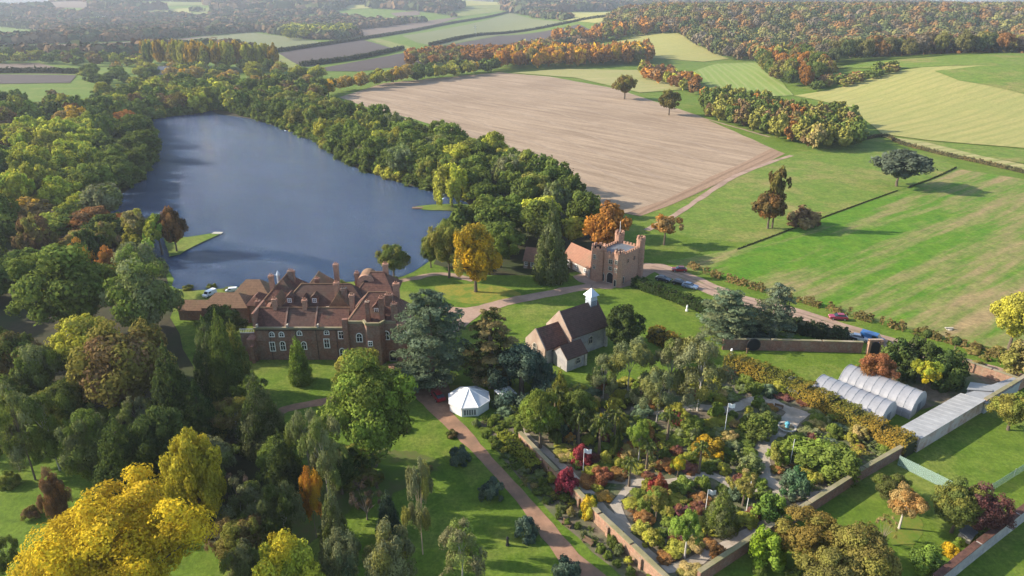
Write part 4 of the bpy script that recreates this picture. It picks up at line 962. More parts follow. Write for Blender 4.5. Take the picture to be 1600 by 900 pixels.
near_ = [p for p in pts if p[1] < 2600]; far_ = [p for p in pts if p[1] >= 2600]
mass('distant_woodland', near_, cols_h, (11, 19), (22, 36), 'hazy woods across the valley at upper left', 6, 34)
mass('distant_woodland', far_, cols_h, (14, 24), (50, 95), 'faint blue-brown woods on the far hills along the skyline', 7, 22)
for k_, q in enumerate(CLEAR): field('meadow' if k_ % 3 else 'ploughed_field', q, M['far_grass'] if k_ % 3 == 1 else M['straw'] if k_ % 3 == 2 else M['plough'], 1.0, 40, 2, False, far=True)

# ---- hedges: one leafy object each
def hedge(name, pix, wd, h, color, accent, label, leaf=0.35, dens=11, gap=0.0, group=None, world=False, seed=1, top=0.15, cat='hedge'):
    pts = curve(pix if world else gp(pix), 0.8); rng = np.random.default_rng(seed); P = []; N = []; core = MB()
    for i in range(len(pts) - 1):
        p, q = pts[i], pts[i + 1]; L = np.linalg.norm(q - p); d = (q - p) / (L + 1e-9); n = np.array((-d[1], d[0]))
        bump = 1 + top * math.sin(i * 1.7 + seed) * math.sin(i * .53)
        if gap and math.sin(i * 2.1 + seed) + math.sin(i * 0.77) < gap - 1: continue
        m = max(2, int(L * (wd + 2 * h) * dens * (0.3 / leaf) ** 1.3)); t = rng.random(m); u = rng.random(m) * (wd + 2 * h)
        hh = h * bump; z = h1(p[0], p[1])
        for tt, uu in zip(t, u):
            b = p + d * L * tt
            if uu < h: off, zz, nn = -wd / 2, uu, -n
            elif uu < h + wd: off, zz, nn = uu - h - wd / 2, h, None
            else: off, zz, nn = wd / 2, uu - h - wd, n
            rnd = 1 - 0.25 * (zz / h) ** 3 if nn is not None else 1
            P.append((b[0] + n[0] * off * rnd, b[1] + n[1] * off * rnd, z + zz * bump)); N.append((nn[0], nn[1], .3) if nn is not None else (0, 0, 1))
        if i % 2 == 0 and not gap:
            k = min(i + 2, len(pts) - 1); core.obox(tuple(p), tuple(pts[k]), wd * .72, z, z + hh * .82)
    P = np.array(P); N = np.array(N, float); P += rng.normal(0, leaf * .4, P.shape); P[:, 2] = np.maximum(P[:, 2], np.min(hz(P[:, 0], P[:, 1])) + .02); N += rng.normal(0, .45, N.shape)
    cl = 0.5 + 0.5 * np.sin(P[:, 0] * .35 + seed) * np.sin(P[:, 1] * .3) + rng.normal(0, .15, len(P))
    me = leaves_mesh(name, P, N, leaf * (0.6 + .8 * rng.random(len(P))), 0.5 + rng.normal(0, .17, len(P)), cl, rng)
    nv = len(me.vertices)
    o = link(name, me); o.color = (*color, 1); o['accent'] = list(map(float, accent))
    if not gap: core.build('branches', M['hedge_core'], o)
    return tag(o, label, cat, group)
M['hedge_core'] = flat_mat('hedge_core', (0.03, 0.035, 0.012), 1.0)
hedge('beech_hedge', [(1133,574),(1180,590),(1240,615),(1300,647),(1360,680),(1420,712)], 3.6, 3.3, (0.15,0.155,0.03), (0.30,0.195,0.035), 'long green and orange beech hedge in front of the tunnels', .17, 17)
hedge('beech_hedge', [(1320,598),(1350,582),(1378,566)], 1.2, 2.0, (0.13,0.12,0.03), (0.34,0.18,0.03), 'short golden hedge at the left of the pinkish-orange tree', .26, 13, seed=5)
hedge('yew_hedge', [(990,446),(1030,460),(1075,477),(1122,495)], 3.0, 2.5, (0.03,0.05,0.016), (0.05,0.08,0.02), 'dark clipped yew hedge along the drive by the gatehouse', .24, 14, seed=2)
hedge('yew_hedge', [(1130,494),(1190,505),(1250,518),(1325,534)], 4.0, 2.4, (0.03,0.045,0.02), (0.05,0.07,0.03), 'dark loose hedge behind the red brick wall', .3, 12, seed=3, top=.3)
hedge('beech_hedge', [(1018,528),(1050,545),(1090,560)], 3.5, 3.0, (0.13,0.115,0.02), (0.26,0.15,0.03), 'yellowing hedge beside the chapel lawn', .3, 12, seed=4)
hedge('boundary_hedge', [(1078,417),(1110,430),(1180,452),(1260,474),(1340,497),(1420,518),(1500,540),(1570,562)], 1.6, 1.5, (0.15,0.12,0.04), (0.24,0.16,0.06), 'gappy low brown hedge between drive and green pasture', .32, 12, gap=0.35, seed=6, top=.4)
hedge('field_hedge', [(1152,390),(1200,372),(1300,335),(1402,298)], 0.25, 0.3, (0.045,0.055,0.02), (0.08,0.08,0.03), 'thin dark hedge line crossing the pasture to the wide cedar', .2, 14, seed=7)
hedge('field_hedge', [(1418,294),(1460,278),(1494,262)], 0.4, 0.4, (0.05,0.06,0.02), (0.08,0.09,0.03), 'thin dark hedge line right of the wide cedar', .3, 12, seed=8)
hedge('field_hedge', [(1335,222),(1380,214),(1410,226),(1480,244),(1540,257),(1640,280)], 1.6, 1.5, (0.10,0.09,0.04), (0.16,0.12,0.05), 'low brown hedge along the pale field track', .4, 9, seed=9, top=.4)
for pix, lb, s in (([(424,83),(500,72),(566,62),(640,50),(700,38),(770,26),(810,16)], 'dark hedge line between the far green and ploughed fields', 10),
                   ([(470,104),(560,92),(630,77)], 'dark hedge line along the far edge of the dark plough', 11), ([(672,72),(760,55),(900,34),(960,26)], 'dark hedge line above the widest dark ploughed field', 12),
                   ([(-60,115),(60,114),(140,116)], 'dark hedge between two ploughed strips at far left', 13), ([(0,66),(150,64),(250,58)], 'dark hedge above the far left ploughed field', 14)):
    hedge('field_hedge', pix, 5, 4.5, (0.04,0.05,0.025), (0.07,0.075,0.03), lb, 1.6, 7, seed=s)
hedge('box_hedge', [(784,684),(800,700),(822,720),(838,738)], 2.2, 1.6, (0.19,0.21,0.03), (0.25,0.24,0.04), 'yellow-green clipped hedge inside the diagonal brick wall', .22, 15, seed=15)

# ---- shrubs of the walled garden
GW = gp(GARDEN); rg = np.random.default_rng(40)
SP_ = [(s[0], s[1], s[2]) for s in STRIPS if s[1] < 140]
def near_strip(p, m=0.7): return any((p[0]-x)**2 + (p[1]-y)**2 < (w_ + m)**2 for x, y, w_ in SP_)
base = [(t[0], t[1], t[2]) for t in TREES if t[1] < 150]
def near_tree(p, f=.36): return any((p[0]-x)**2 + (p[1]-y)**2 < (f*wd)**2 for x, y, wd in base)
LM = [((1228,665),'by the turquoise ornament'),((1132,660),'near the forecourt flag'),((912,720),'near the scarlet acer'),((1103,775),'near the lowest white flag'),((1165,775),'near the bare pole'),
      ((1270,700),'near the wide glossy shrub'),((1200,850),'by the lower garden wall'),((870,700),'by the diagonal brick wall'),((960,820),'low inside the diagonal wall'),((1060,650),'under the eucalypts'),((1340,720),'in the right corner bed'),
      ((1060,740),'by the bright yellow tree'),((1100,850),'by the airy green tree'),((840,650),'in the top left bed'),((985,690),'by the thin dark cypress')]
LT = lambda c: tuple(min(.6, v * 1.4) for v in c)
sh = [(3,'green',GR,MG),(3,'grey-green',GY,GR),(2.4,'dark green',DG,GR),(2,'olive',OL,YG),(.5,'rust',RU,OL),(1,'tan',TN,OL),(.8,'blue-green',PB,BL),(.4,'plum',PU,RU),(.12,'red',RE,RU),(.12,'golden',TN,OL)]
sh_c = [(1.8,'rust',RU,BR),(.8,'orange',OR,TN),(.35,'red',RE,RU),(2.5,'green',GR,MG),(2.5,'olive',OL,YG),(1.2,'plum',PU,RU),(1.5,'tan',TN,OL),(1.4,'dark green',DG,GR)]
items = []
for p in poisson(GW, 1.75, rg, 9000, lambda p: near_strip(p, .6) or near_tree(p, .3)):
    px, py = topix(p[0], p[1], 0)
    if len(items) >= 295: break
    warm = (850 < px < 1080 and 690 < py < 800) or (980 < px < 1130 and py > 770)
    o = pick(rg, sh_c if warm else sh); big = rg.random()
    h = 0.7 + 1.9 * big ** 2; wd = 1.9 + 2.3 * rg.random()
    if px < 1130 and py < 690: h *= 1.35; wd *= 1.1
    k = 'spiky' if rg.random() < .14 else 'shrub'
    ob = tree_at(p[0], p[1], h, wd, k, o[2], o[3], None, 'mixed shrubs of the walled garden')
    ob.color = (*LT(ob.color[:3]), 1)
    lm = min(LM, key=lambda l: (l[0][0]-px)**2 + (l[0][1]-py)**2)[1]
    items.append((ob, '%s %s%s %s' % ('large' if wd > 3.4 else 'small' if wd < 2.6 else 'medium', o[1], ' spiky plant' if k == 'spiky' else ' shrub', lm)))
number_labels(items)
items = []
for p in poisson(gp([(742,664),(770,652),(835,708),(900,774),(985,854),(1030,905),(985,912),(925,860),(860,800),(800,735)]), 1.55, rg, 4000, lambda p: near_strip(p, .2)):
    px, py = topix(p[0], p[1], 0)
    if len(items) >= 110: break
    o = pick(rg, [(3,'dark green',DG,GR),(2,'green',GR,MG),(1.5,'grey-green',GY,GR),(1,'olive',OL,YG),(.5,'tan',TN,OL)])
    ob = tree_at(p[0], p[1], rg.uniform(.6, 1.7), rg.uniform(1.5, 3.0) if py < 800 else rg.uniform(.9, 1.8), 'spiky' if rg.random() < .25 else 'shrub', o[2], o[3], None, 'shrubs between brown path and diagonal wall')
    items.append((ob, '%s shrub between the brown path and diagonal wall, %s' % (o[1], 'upper stretch' if py < 735 else 'middle stretch' if py < 800 else 'lower stretch')))
number_labels(items)
items = []
for p in poisson(gp([(1445,890),(1480,862),(1500,842),(1560,800),(1540,830),(1480,880)]), 2.2, rg, 300):
    items.append((tree_at(p[0], p[1], rg.uniform(.6, 1.3), rg.uniform(1.5, 2.6), 'shrub', GR, LG, None, 'green bushes along the outer stone wall'), 'low green bush along the outer stone wall'))
for p in poisson(gp([(1180,850),(1230,830),(1330,850),(1330,905),(1180,905)]), 2.4, rg, 600, near_tree):
    items.append((tree_at(p[0], p[1], rg.uniform(.8, 2.0), rg.uniform(1.8, 3.0), 'shrub', DG, GR, None, 'dark bushes outside the garden wall'), 'dark bush in the shade outside the garden wall'))
for p in poisson(gp([(1480,585),(1560,560),(1640,600),(1640,560),(1560,540),(1480,548)]), 3.0, rg, 400):
    items.append((tree_at(p[0], p[1], rg.uniform(.6, 1.6), rg.uniform(2, 3.4), 'shrub', OL, TN, None, 'bushes above the outer wall'), 'olive bush on the rough bank above the outer wall'))
for p in poisson(gp([(280,452),(330,446),(450,446),(560,441),(620,434),(620,438),(560,446),(450,450),(300,456)]), 3.2, rg, 500):
    items.append((tree_at(p[0], p[1], rg.uniform(.7, 1.5), rg.uniform(2, 3.6), 'shrub', DG, OL, None, 'bushes on the lake bank behind the manor'), 'low dark bush on the bank behind the manor'))
for p in poisson(gp([(560,690),(660,660),(760,690),(640,760),(560,820),(480,800)]), 8, rg, 60, near_tree):
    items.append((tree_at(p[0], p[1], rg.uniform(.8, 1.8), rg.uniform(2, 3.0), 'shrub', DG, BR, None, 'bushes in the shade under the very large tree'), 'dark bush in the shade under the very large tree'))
number_labels(items)

# ------------------------------------------------------------------ buildings
def shifted(mb, dx, dy, dz=0):
    mb.v = [(x + dx, y + dy, z + dz) for x, y, z in mb.v]; return mb
def frame_on(face, u, plane, z):
    "maps (across, up, out) to local coordinates of a wall: face is the outward side"
    if face == '-y': return lambda a, b, o: (u + a, plane - o, z + b)
    if face == '+y': return lambda a, b, o: (u - a, plane + o, z + b)
    if face == '-x': return lambda a, b, o: (plane - o, u - a, z + b)
    return lambda a, b, o: (plane + o, u + a, z + b)
def slab(mb, fr, pts, o0, o1):
    n = len(pts); vs = [fr(a, b, o0) for a, b in pts] + [fr(a, b, o1) for a, b in pts]
    return mb.add(vs, [tuple(range(n-1, -1, -1)), tuple(range(n, 2*n))] + [(i, (i+1) % n, n+(i+1) % n, n+i) for i in range(n)])
def outline(w, h, arch):
    if not arch: return [(-w/2, 0), (w/2, 0), (w/2, h), (-w/2, h)]
    r = w / 2; s = h - r; return [(-r, 0), (r, 0)] + [(r*math.cos(a), s + r*math.sin(a)) for a in np.linspace(0, math.pi, 9)]
def window(parent, face, u, plane, z, w, h, frame='white', arch=False, name='window', pane='glass', bars=1, label=None):
    fr = frame_on(face, u, plane, z); mb = MB(); t = min(.16, w * .14)
    out = outline(w, h, arch); inn = [(a * (w - 2*t) / w, t + b * (h - 2*t) / h) for a, b in out]; n = len(out)
    for i in range(n):
        j = (i + 1) % n; slab(mb, fr, [out[i], out[j], inn[j], inn[i]], 0.0, 0.14)
    for k in range(bars):
        a = -w/2 + w * (k + 1) / (bars + 1); slab(mb, fr, [(a - .04, t), (a + .04, t), (a + .04, h * (.86 if arch else 1) - t * .9), (a - .04, h * (.86 if arch else 1) - t * .9)], 0.03, 0.11)
    if bars: slab(mb, fr, [(-w/2 + t, h*.52), (w/2 - t, h*.52), (w/2 - t, h*.52 + .08), (-w/2 + t, h*.52 + .08)], 0.034, 0.105)
    wo = mb.build(name, M[frame], parent)
    if label: wo['label'] = label
    p = MB(); slab(p, fr, [(a * .97, b * .98 + .01) for a, b in inn], 0.005, 0.05); p.build('pane' if name != 'door' else 'door_leaf', M[pane], wo); return wo
def chimney(parent, x, y, z0, z1, w=0.9, d=0.9, pots=2, mat='brick'):
    mb = MB().box(x-w/2, x+w/2, y-d/2, y+d/2, z0, z1); mb.box(x-w/2-.12, x+w/2+.12, y-d/2-.12, y+d/2+.12, z1-.45, z1-.2); mb.box(x-w/2-.08, x+w/2+.08, y-d/2-.08, y+d/2+.08, z1, z1+.12)
    c = mb.build('chimney', M[mat], parent)
    for i in range(pots): MB().ngon(x + (i - (pots-1)/2) * .42, y, .15, 8, z1 + .12, z1 + .62, .12).build('chimney_pot', M['tile_red'], c)
    return c
def crenels(mb, p, q, z, t=0.45, h=0.55, step=1.15, base=0.35):
    "parapet with merlons from p to q"
    p, q = Vector(p), Vector(q); L = (q - p).length; d = (q - p) / L
    mb.obox(p, q, t, z - .02, z + base); n = max(1, int(round(L / step)))
    for i in range(n):
        a = p + d * (L * (i + .22) / n); b = p + d * (L * (i + .78) / n); mb.obox(a, b, t + .02, z + base, z + base + h)
    return mb
def ring_crenels(mb, cx, cy, r, n, z, h=0.55, base=0.3):
    for k in range(n):
        a0, a1 = 2*math.pi*k/n, 2*math.pi*(k+1)/n
        p = Vector((cx + r*math.cos(a0), cy + r*math.sin(a0))); q = Vector((cx + r*math.cos(a1), cy + r*math.sin(a1)))
        mb.obox(p, q, .36, z - .02, z + base); m = (p + q) / 2; d = (q - p) * .27; mb.obox(m - d, m + d, .38, z + base, z + base + h)
    return mb
M['moss'] = rough_mat('moss', (0.24, 0.21, 0.12), (0.17, 0.16, 0.07), 1.2, .95, (0.3, 0.25, 0.17), .3)
# ---- manor house, on its own axes: x to the right, y away, front wall at y = 0
MX, MY = -38.0, 131.0
def mx(px, py, Y): return Wp(px, py, Y)[0] - MX
def mz(px, py, Y): return Wp(px, py, Y)[1]
house = tag(empty('manor_house', MX, MY), 'rambling red-brick manor house with tiled roofs and many chimneys beside the lake', 'house')
# front range
w1 = MB().box(-17.0, 2.6, 0, 7, 0, 7.4); w1.box(-17.12, 2.5, -.12, 0, 4.55, 4.75)
w1.box(-18.9, -17.0, -.6, 3.2, 0, 5.2); w1.box(-17.9, -17.3, -1.7, -.6, 0, 4.0)
w1.build('wall', M['brick'], house)
MB().box(-17.15, 2.4, -.18, .28, 7.4, 7.85).build('parapet', M['moss'], house)
for a, b, t_ in ((-17.1, -10.6, 'tile'), (-10.59, -4.2, 'tile_dark'), (-4.19, 2.8, 'tile')): MB().gable(a, b, .35, 7.7, 7.35, 10.6, 'x').build('roof', M[t_], house)
for x in (-10.6, -4.2): MB().gable(x - .16, x + .16, .2, 7.8, 7.4, 10.95, 'x').build('fire_wall', M['brick'], house)
MB().box(-17.3, -16.85, 0.2, 7.5, 7.4, 10.9).build('gable_wall', M['brick'], house)
for x in (-16.4, -9.9, -3.4): MB().box(x - .16, x + .16, -.28, .5, 7.85, 8.5).build('roof_finial', M['stone'], house)
# east block with bays and hipped roof
e = MB().box(2.6, 15.4, -.6, 9.5, 0, 9.0)
e.prism([(6.6, -.55), (7.5, -2.3), (10.2, -2.3), (11.1, -.55)], 0, 9.35); e.prism([(13.4, -.55), (14.0, -1.8), (16.2, -1.8), (16.8, .6), (16.8, 4), (15.3, 4)], 0, 9.2)
e.box(2.2, 3.3, -1.5, -.55, 0, 10.3)
e.build('wall', M['brick'], house)
pp = MB()
for a, b in (((3.3, -.45), (6.6, -.45)), ((11.1, -.45), (13.4, -.45))): pp.obox(a, b, .5, 9.0, 9.55)
for a, b in (((6.6, -.55), (7.5, -2.2)), ((7.5, -2.2), (10.2, -2.2)), ((10.2, -2.2), (11.1, -.55))): pp.obox(a, b, .45, 9.35, 9.95)
pp.build('parapet', M['moss'], house)
MB().hip(3.0, 15.0, .2, 9.3, 9.02, 14.0, 'x', 4.2, .3).build('roof', M['tile'], house)
# small cross wing with a lit gable
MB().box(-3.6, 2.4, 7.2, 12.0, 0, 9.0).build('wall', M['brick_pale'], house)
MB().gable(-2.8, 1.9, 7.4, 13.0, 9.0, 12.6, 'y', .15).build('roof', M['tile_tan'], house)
# long middle roof and the west wings round the court
MB().box(-13.4, 5.0, 8.6, 14.2, 0, 8.9).build('wall', M['brick'], house)
MB().hip(-13.4, 5.2, 8.6, 15.4, 8.92, 12.9, 'x', 3.8).build('roof', M['tile_dark'], house)
MB().box(-19.0, -6.0, 15.0, 23.0, 0, 8.4).build('wall', M['brick'], house)
MB().hip(-19.0, -11.8, 13.2, 23.0, 8.42, 12.4, 'y', 3.4).build('roof', M['tile'], house)
MB().hip(-11.2, -4.6, 14.6, 23.4, 8.5, 12.7, 'y', 3.2).build('roof', M['tile_tan'], house)
MB().box(-18.0, -12.0, 7.6, 13.0, 0, 8.0).build('wall', M['brick'], house)
# back range with curved gable
MB().box(3.2, 10.6, 12.0, 21.0, 0, 9.8).build('wall', M['brick'], house)
MB().hip(2.0, 11.4, 10.8, 21.0, 9.82, 14.3, 'x', 3.3).build('roof', M['tile'], house)
fr = frame_on('-y', 4.4, 14.2, 10.0)
prof = [(-2.3, 0), (2.3, 0), (2.3, 1.4)] + [(2.0 * math.cos(a), 2.2 + 2.0 * math.sin(a)) for a in np.linspace(0, math.pi, 11)] + [(-2.3, 1.4)]
slab(MB(), fr, prof, -.35, .25).build('curved_gable', M['brick_pale'], house)
gb = MB(); slab(gb, fr, prof, -4.4, -.36); gb.build('roof', M['tile_tan'], house)
g2 = MB(); slab(g2, fr, [(1.0 * math.cos(a), 1.9 + 1.1 * math.sin(a)) for a in np.linspace(0, 2*math.pi, 14)[:-1]], .25, .31); g2.build('gable_opening', M['dark'], house)
for px, py, Y, z0, w_, n_ in ((454, 421, 150, 10, 1.5, 3), (495, 433, 147, 9, 1.0, 2), (557, 424, 148, 9, 1.0, 2), (536.5, 448, 139.6, 8.6, 1.1, 2), (573, 469, 131.2, 8.5, .8, 1), (595, 463, 131.6, 8.5, 1.0, 2), (607, 458, 134, 9, 1.6, 3), (615, 472, 131, 8.5, 1.2, 2), (581, 427, 151, 11, 1.3, 2), (402, 468, 140, 5, .9, 1), (411, 474, 139, 5, .8, 1)):
    x, z = Wp(px, py, Y); chimney(house, x - MX, Y - MY, z0, z - .4, w_, .9, n_)
def ridge(pts, name='ridge', mat='tile_tan', r=.13):
    for a, b in pts: MB().tube([a, b], r, 5).build(name, M[mat], house)
ridge([((-17.1, 4.02, 10.68), (2.8, 4.02, 10.68)), ((7.0, 4.75, 14.05), (11.0, 4.75, 14.05)), ((3.0, .1, 9.1), (7.0, 4.75, 14.05)), ((15.0, .1, 9.1), (11.0, 4.75, 14.05)), ((-9.7, 12.0, 12.95), (1.5, 12.0, 12.95)), ((-13.6, 8.5, 8.95), (-9.7, 12.0, 12.95)),
       ((-15.4, 16.5, 12.45), (-15.4, 19.7, 12.45)), ((-19.2, 13.0, 8.5), (-15.4, 16.5, 12.45)), ((-7.9, 17.7, 12.75), (-7.9, 20.3, 12.75)), ((-11.4, 14.4, 8.55), (-7.9, 17.7, 12.75)), ((5.3, 15.9, 14.35), (8.1, 15.9, 14.35)), ((1.8, 10.6, 9.85), (5.3, 15.9, 14.35))])
MB().box(-16.9, 2.3, -.34, -.2, 7.25, 7.38).build('gutter', M['iron'], house)
for x in (-13.9, -8.3, -3.9, .4): MB().tube([(x, -.1, .1), (x, -.1, 7.3)], .06, 5).build('downpipe', M['iron'], house)
for x, y_, z_ in ((-11.8, 9.3, 9.5), (-6.2, 9.3, 9.5), (9.0, 2.1, 10.4)):
    dm = MB().box(x - .8, x + .8, y_ - .4, y_ + 2.0, z_, z_ + 1.3).build('dormer', M['brick'], house); MB().gable(x - .95, x + .95, y_ - .5, y_ + 2.4, z_ + 1.3, z_ + 2.2, 'y').build('dormer_roof', M['tile'], dm); window(house, '-y', x, y_ - .4, z_ + .2, .9, 1.0, 'white')
for x0, x1, y0, y1, ze, zr_, ax, m_ in ((-16.6, -13.2, 7.8, 13.5, 8.2, 11.0, 'y', 'tile_tan'), (-9.6, -7.2, 8.2, 12.0, 8.9, 11.4, 'y', 'tile'), (11.4, 14.6, .1, 4.6, 9.2, 11.8, 'y', 'tile_dark'), (-13.0, -9.8, 13.6, 18.0, 8.6, 11.2, 'y', 'tile_tan')):
    gw = MB().box(x0 + .1, x1 - .1, y0 + .15, y1, ze - 2.2, ze).build('gable_wall', M['brick'], house); MB().gable(x0, x1, y0, y1, ze + .02, zr_, ax).build('roof', M[m_], house); window(house, '-y', (x0 + x1) / 2, y0 + .15, ze - 1.5, .9, 1.2, 'white')
for x, y_, z0, z1_, w_ in ((-13.4, 4.0, 9.8, 12.6, .9), (-6.9, 4.0, 9.8, 12.4, .9), (-1.0, 9.0, 9, 14.4, 1.0), (-17.6, 15.2, 9, 13.6, 1.0), (-4.0, 21.0, 9, 14.2, 1.1), (12.6, 7.0, 9, 15.0, 1.3), (8.6, 17.0, 11, 15.8, 1.2), (3.4, 4.0, 9, 13.6, 1.0)): chimney(house, x, y_, z0, z1_, w_, .85, 2, 'brick_pale')
# white bell cupola
cx, cz = Wp(436, 441, 150); cu = MB().ngon(cx - MX, 19, .42, 8, 10.2, 12.3).ngon(cx - MX, 19, .56, 8, 12.3, 12.42).ngon(cx - MX, 19, .5, 8, 12.42, 13.4, .05)
cu.build('cupola', M['lead'], house)
for u, v, w_, h_, ar in ((255, 655, 1.2, 1.3, 1), (340, 655, 1.2, 1.3, 1), (497, 642, 1.2, 1.2, 1), (735, 636, 1.2, 1.2, 1), (265, 780, 1.25, 2.3, 0), (355, 772, 1.25, 2.3, 1), (540, 765, 1.25, 2.0, 1), (740, 752, 1.3, 2.3, 0), (865, 672, 1.3, 1.9, 0)):
    x, z = Wp(380 + u / 5.623, 410 + v / 5.623, 131); window(house, '-y', x - MX, 0, z, w_, h_, 'white', bool(ar))
x, z = Wp(380 + 875/5.623, 555, 131); window(house, '-y', min(x - MX, 1.6), 0, 0, 1.3, 2.9, 'white', True, 'door', 'glass', 1)
for u, v, yy, w_, h_, ar in ((1040, 700, -.6, 1.4, 2.2, 1), (1120, 735, -2.3, 1.0, 1.2, 0), (1262, 680, -.6, 1.4, 2.2, 1), (1415, 675, -1.8, 1.4, 2.1, 1)):
    x, z = Wp(380 + u / 5.623, 410 + v / 5.623, 131 + yy); x -= MX
    if ar and yy == -.6 and u < 1100: x = min(x, 5.4)
    window(house, '-y', x, yy, z, w_, h_, 'white', bool(ar))
window(house, '-y', 12.3, -.6, 0, 1.6, 2.7, 'stone', True, 'door', 'dark', 0)
window(house, '-y', 5.0, -.6, 0, 1.7, 2.6, 'stone', False, 'door', 'dark', 0)
window(house, '-y', -15.0, 7.6, 5.4, 1.3, 1.6, 'white')
for y_, z_ in ((3.0, 4.6), (5.0, 4.6)): window(house, '-x', y_, -17.0, z_, 1.1, 1.8, 'white')
# ---- stables and yard left of the manor
sx, sy = Wp(345, 479, 149)[0], 149.0
st = tag(empty('stable_block', sx, sy), 'low brick stable block with tan hipped roofs at the left end of the manor', 'stables')
MB().box(-4.8, 6.2, 0, 6.2, 0, 4.2).box(0.5, 9.2, 6.6, 12.4, 0, 4.8).box(6.2, 9.4, .6, 6.55, 0, 4.6).build('wall', M['brick'], st)
MB().hip(-4.8, 6.2, 0, 6.2, 4.22, 6.9, 'x', 3.0).build('roof', M['tile_tan'], st)
MB().hip(0.5, 9.2, 6.4, 12.4, 4.82, 7.8, 'x', 2.9).build('roof', M['tile_tan'], st)
MB().hip(5.8, 9.6, .4, 6.6, 4.64, 6.4, 'y', 1.9, .1).build('roof', M['tile'], st)
for x in (2.2, 7.8): window(st, '-y', x, .6 if x > 6.3 else 0, 1.4, 1.1, 1.4, 'white')
lx, ly = Wp(308, 474, 151)[0], 151.0
lb = tag(empty('cart_shed', lx, ly), 'long low tiled shed joining the stable block on its left', 'shed')
MB().box(-5.0, 2.2, 0, 4.2, 0, 2.6).build('wall', M['brick'], lb); MB().gable(-5.1, 2.3, -.2, 4.4, 2.62, 4.5, 'x').build('roof', M['tile_tan'], lb)
gx_, gy_ = G(386, 552)
wg = tag(empty('yard_gate', *Wp(386, 516, 133)[:1], 133, 0), 'pale lattice screen on the yard wall between stables and manor', 'gate')
MB().box(-1.6, 1.4, 0, .3, 0, 5.5).build('wall', M['brick'], wg)
mb = MB().box(-1.6, 1.4, -.05, .05, 5.5, 5.58).box(-1.6, 1.4, -.05, .05, 6.4, 6.5)
for i in range(9): mb.box(-1.58 + i*.36, -1.5 + i*.36, -.04, .04, 5.58, 6.4)
mb.build('lattice', M['white'], wg)
# ---- chapel
A, C = Vector(G(892, 560)), Vector(G(943, 541)); ex = (C - A).normalized(); rz = math.atan2(ex.y, ex.x); ey = Vector((-ex.y, ex.x)); L = (C - A).length + 1.0
Bp = Vector(G(842, 507, 5.0)); Wd = max(6.0, min(8.5, (Bp - A).dot(ey)))
ch = tag(empty('chapel', A.x, A.y, 0, rz), 'small flint chapel with dark tiled roof and white bell turret', 'chapel')
def pent(mb, x0, x1, y0, y1, ze, zr):
    m = (y0+y1)/2; return mb.add([(x0,y0,0),(x0,y1,0),(x0,y1,ze),(x0,m,zr),(x0,y0,ze),(x1,y0,0),(x1,y1,0),(x1,y1,ze),(x1,m,zr),(x1,y0,ze)], [(0,1,2,3,4)[::-1],(5,6,7,8,9),(0,5,9,4)[::1],(1,2,7,6),(0,1,6,5)[::1],(2,3,8,7),(3,4,9,8)])
def saddle(mb, x0, x1, y0, y1, ze, zr, t=.22, ov=.3):
    m = (y0+y1)/2; s = (zr - ze) / (m - y0); a, b = y0 - ov, y1 + ov; zl = ze - s * ov
    return mb.add([(x0,a,zl),(x0,m,zr),(x0,b,zl),(x0,b,zl+t),(x0,m,zr+t),(x0,a,zl+t),(x1,a,zl),(x1,m,zr),(x1,b,zl),(x1,b,zl+t),(x1,m,zr+t),(x1,a,zl+t)],
                  [(0,1,4,5)[::-1],(1,2,3,4)[::-1],(6,7,10,11),(7,8,9,10),(5,4,10,11)[::-1],(4,3,9,10)[::-1],(0,6,7,1)[::-1],(1,7,8,2)[::-1],(0,5,11,6)[::-1],(2,8,9,3)[::-1]])
zr = 5.1 + Wd * .52
pent(MB(), 0, L, 0, Wd, 5.1, zr).build('wall', M['flint'], ch)
pent(MB(), -.16, -.002, -.1, Wd + .1, 5.15, zr + .45).build('gable_wall', M['plaster'], ch)
saddle(MB(), 0.0, L + .25, 0, Wd, 5.12, zr + .02).build('roof', M['tile_dark'], ch)
CH = 6.2
pent(MB(), -CH, -.17, 1.1, Wd - .7, 3.7, 3.7 + (Wd - 1.8) * .5).build('wall', M['flint'], ch)
pent(MB(), -CH - .3, -CH - .002, 1.0, Wd - .6, 3.75, 4.1 + (Wd - 1.8) * .5).build('gable_wall', M['plaster'], ch)
saddle(MB(), -CH, -.17, 1.1, Wd - .7, 3.72, 3.73 + (Wd - 1.8) * .5).build('roof', M['tile'], ch)
pent(MB(), -4.6, .9, -4.0, .6, 3.0, 5.0).build('wall', M['flint'], ch); saddle(MB(), -4.75, 1.05, -4.0, .6, 3.02, 5.02, .22, .25).build('roof', M['tile_dark'], ch)
window(ch, '-y', L * .52, 0, 1.9, 1.3, 2.0, 'stone', True, bars=1); window(ch, '-y', -1.6, -4.0, 1.0, 1.7, 1.6, 'stone', True, bars=2); window(ch, '-x', Wd / 2 + .2, -CH - .3, 1.6, 1.5, 2.4, 'stone', True, bars=2)
MB().box(.25, .85, -4.25, -4.0, 0, 2.8).box(L-.9, L-.3, -.5, 0, 0, 3.6).build('buttress', M['stone'], ch)
tx, ty = L - 1.5, Wd / 2
tb = MB().box(tx-.9, tx+.9, ty-.9, ty+.9, zr - 1.2, zr + 1.8).box(tx-.98, tx+.98, ty-.98, ty+.98, zr + .75, zr + .9).build('bell_turret', M['lead'], ch)
MB().add([(tx-1.3,ty-1.3,zr+1.8),(tx+1.3,ty-1.3,zr+1.8),(tx+1.3,ty+1.3,zr+1.8),(tx-1.3,ty+1.3,zr+1.8),(tx,ty,zr+3.5)], [(3,2,1,0),(0,1,4),(1,2,4),(2,3,4),(3,0,4)]).build('turret_roof', M['lead'], tb)
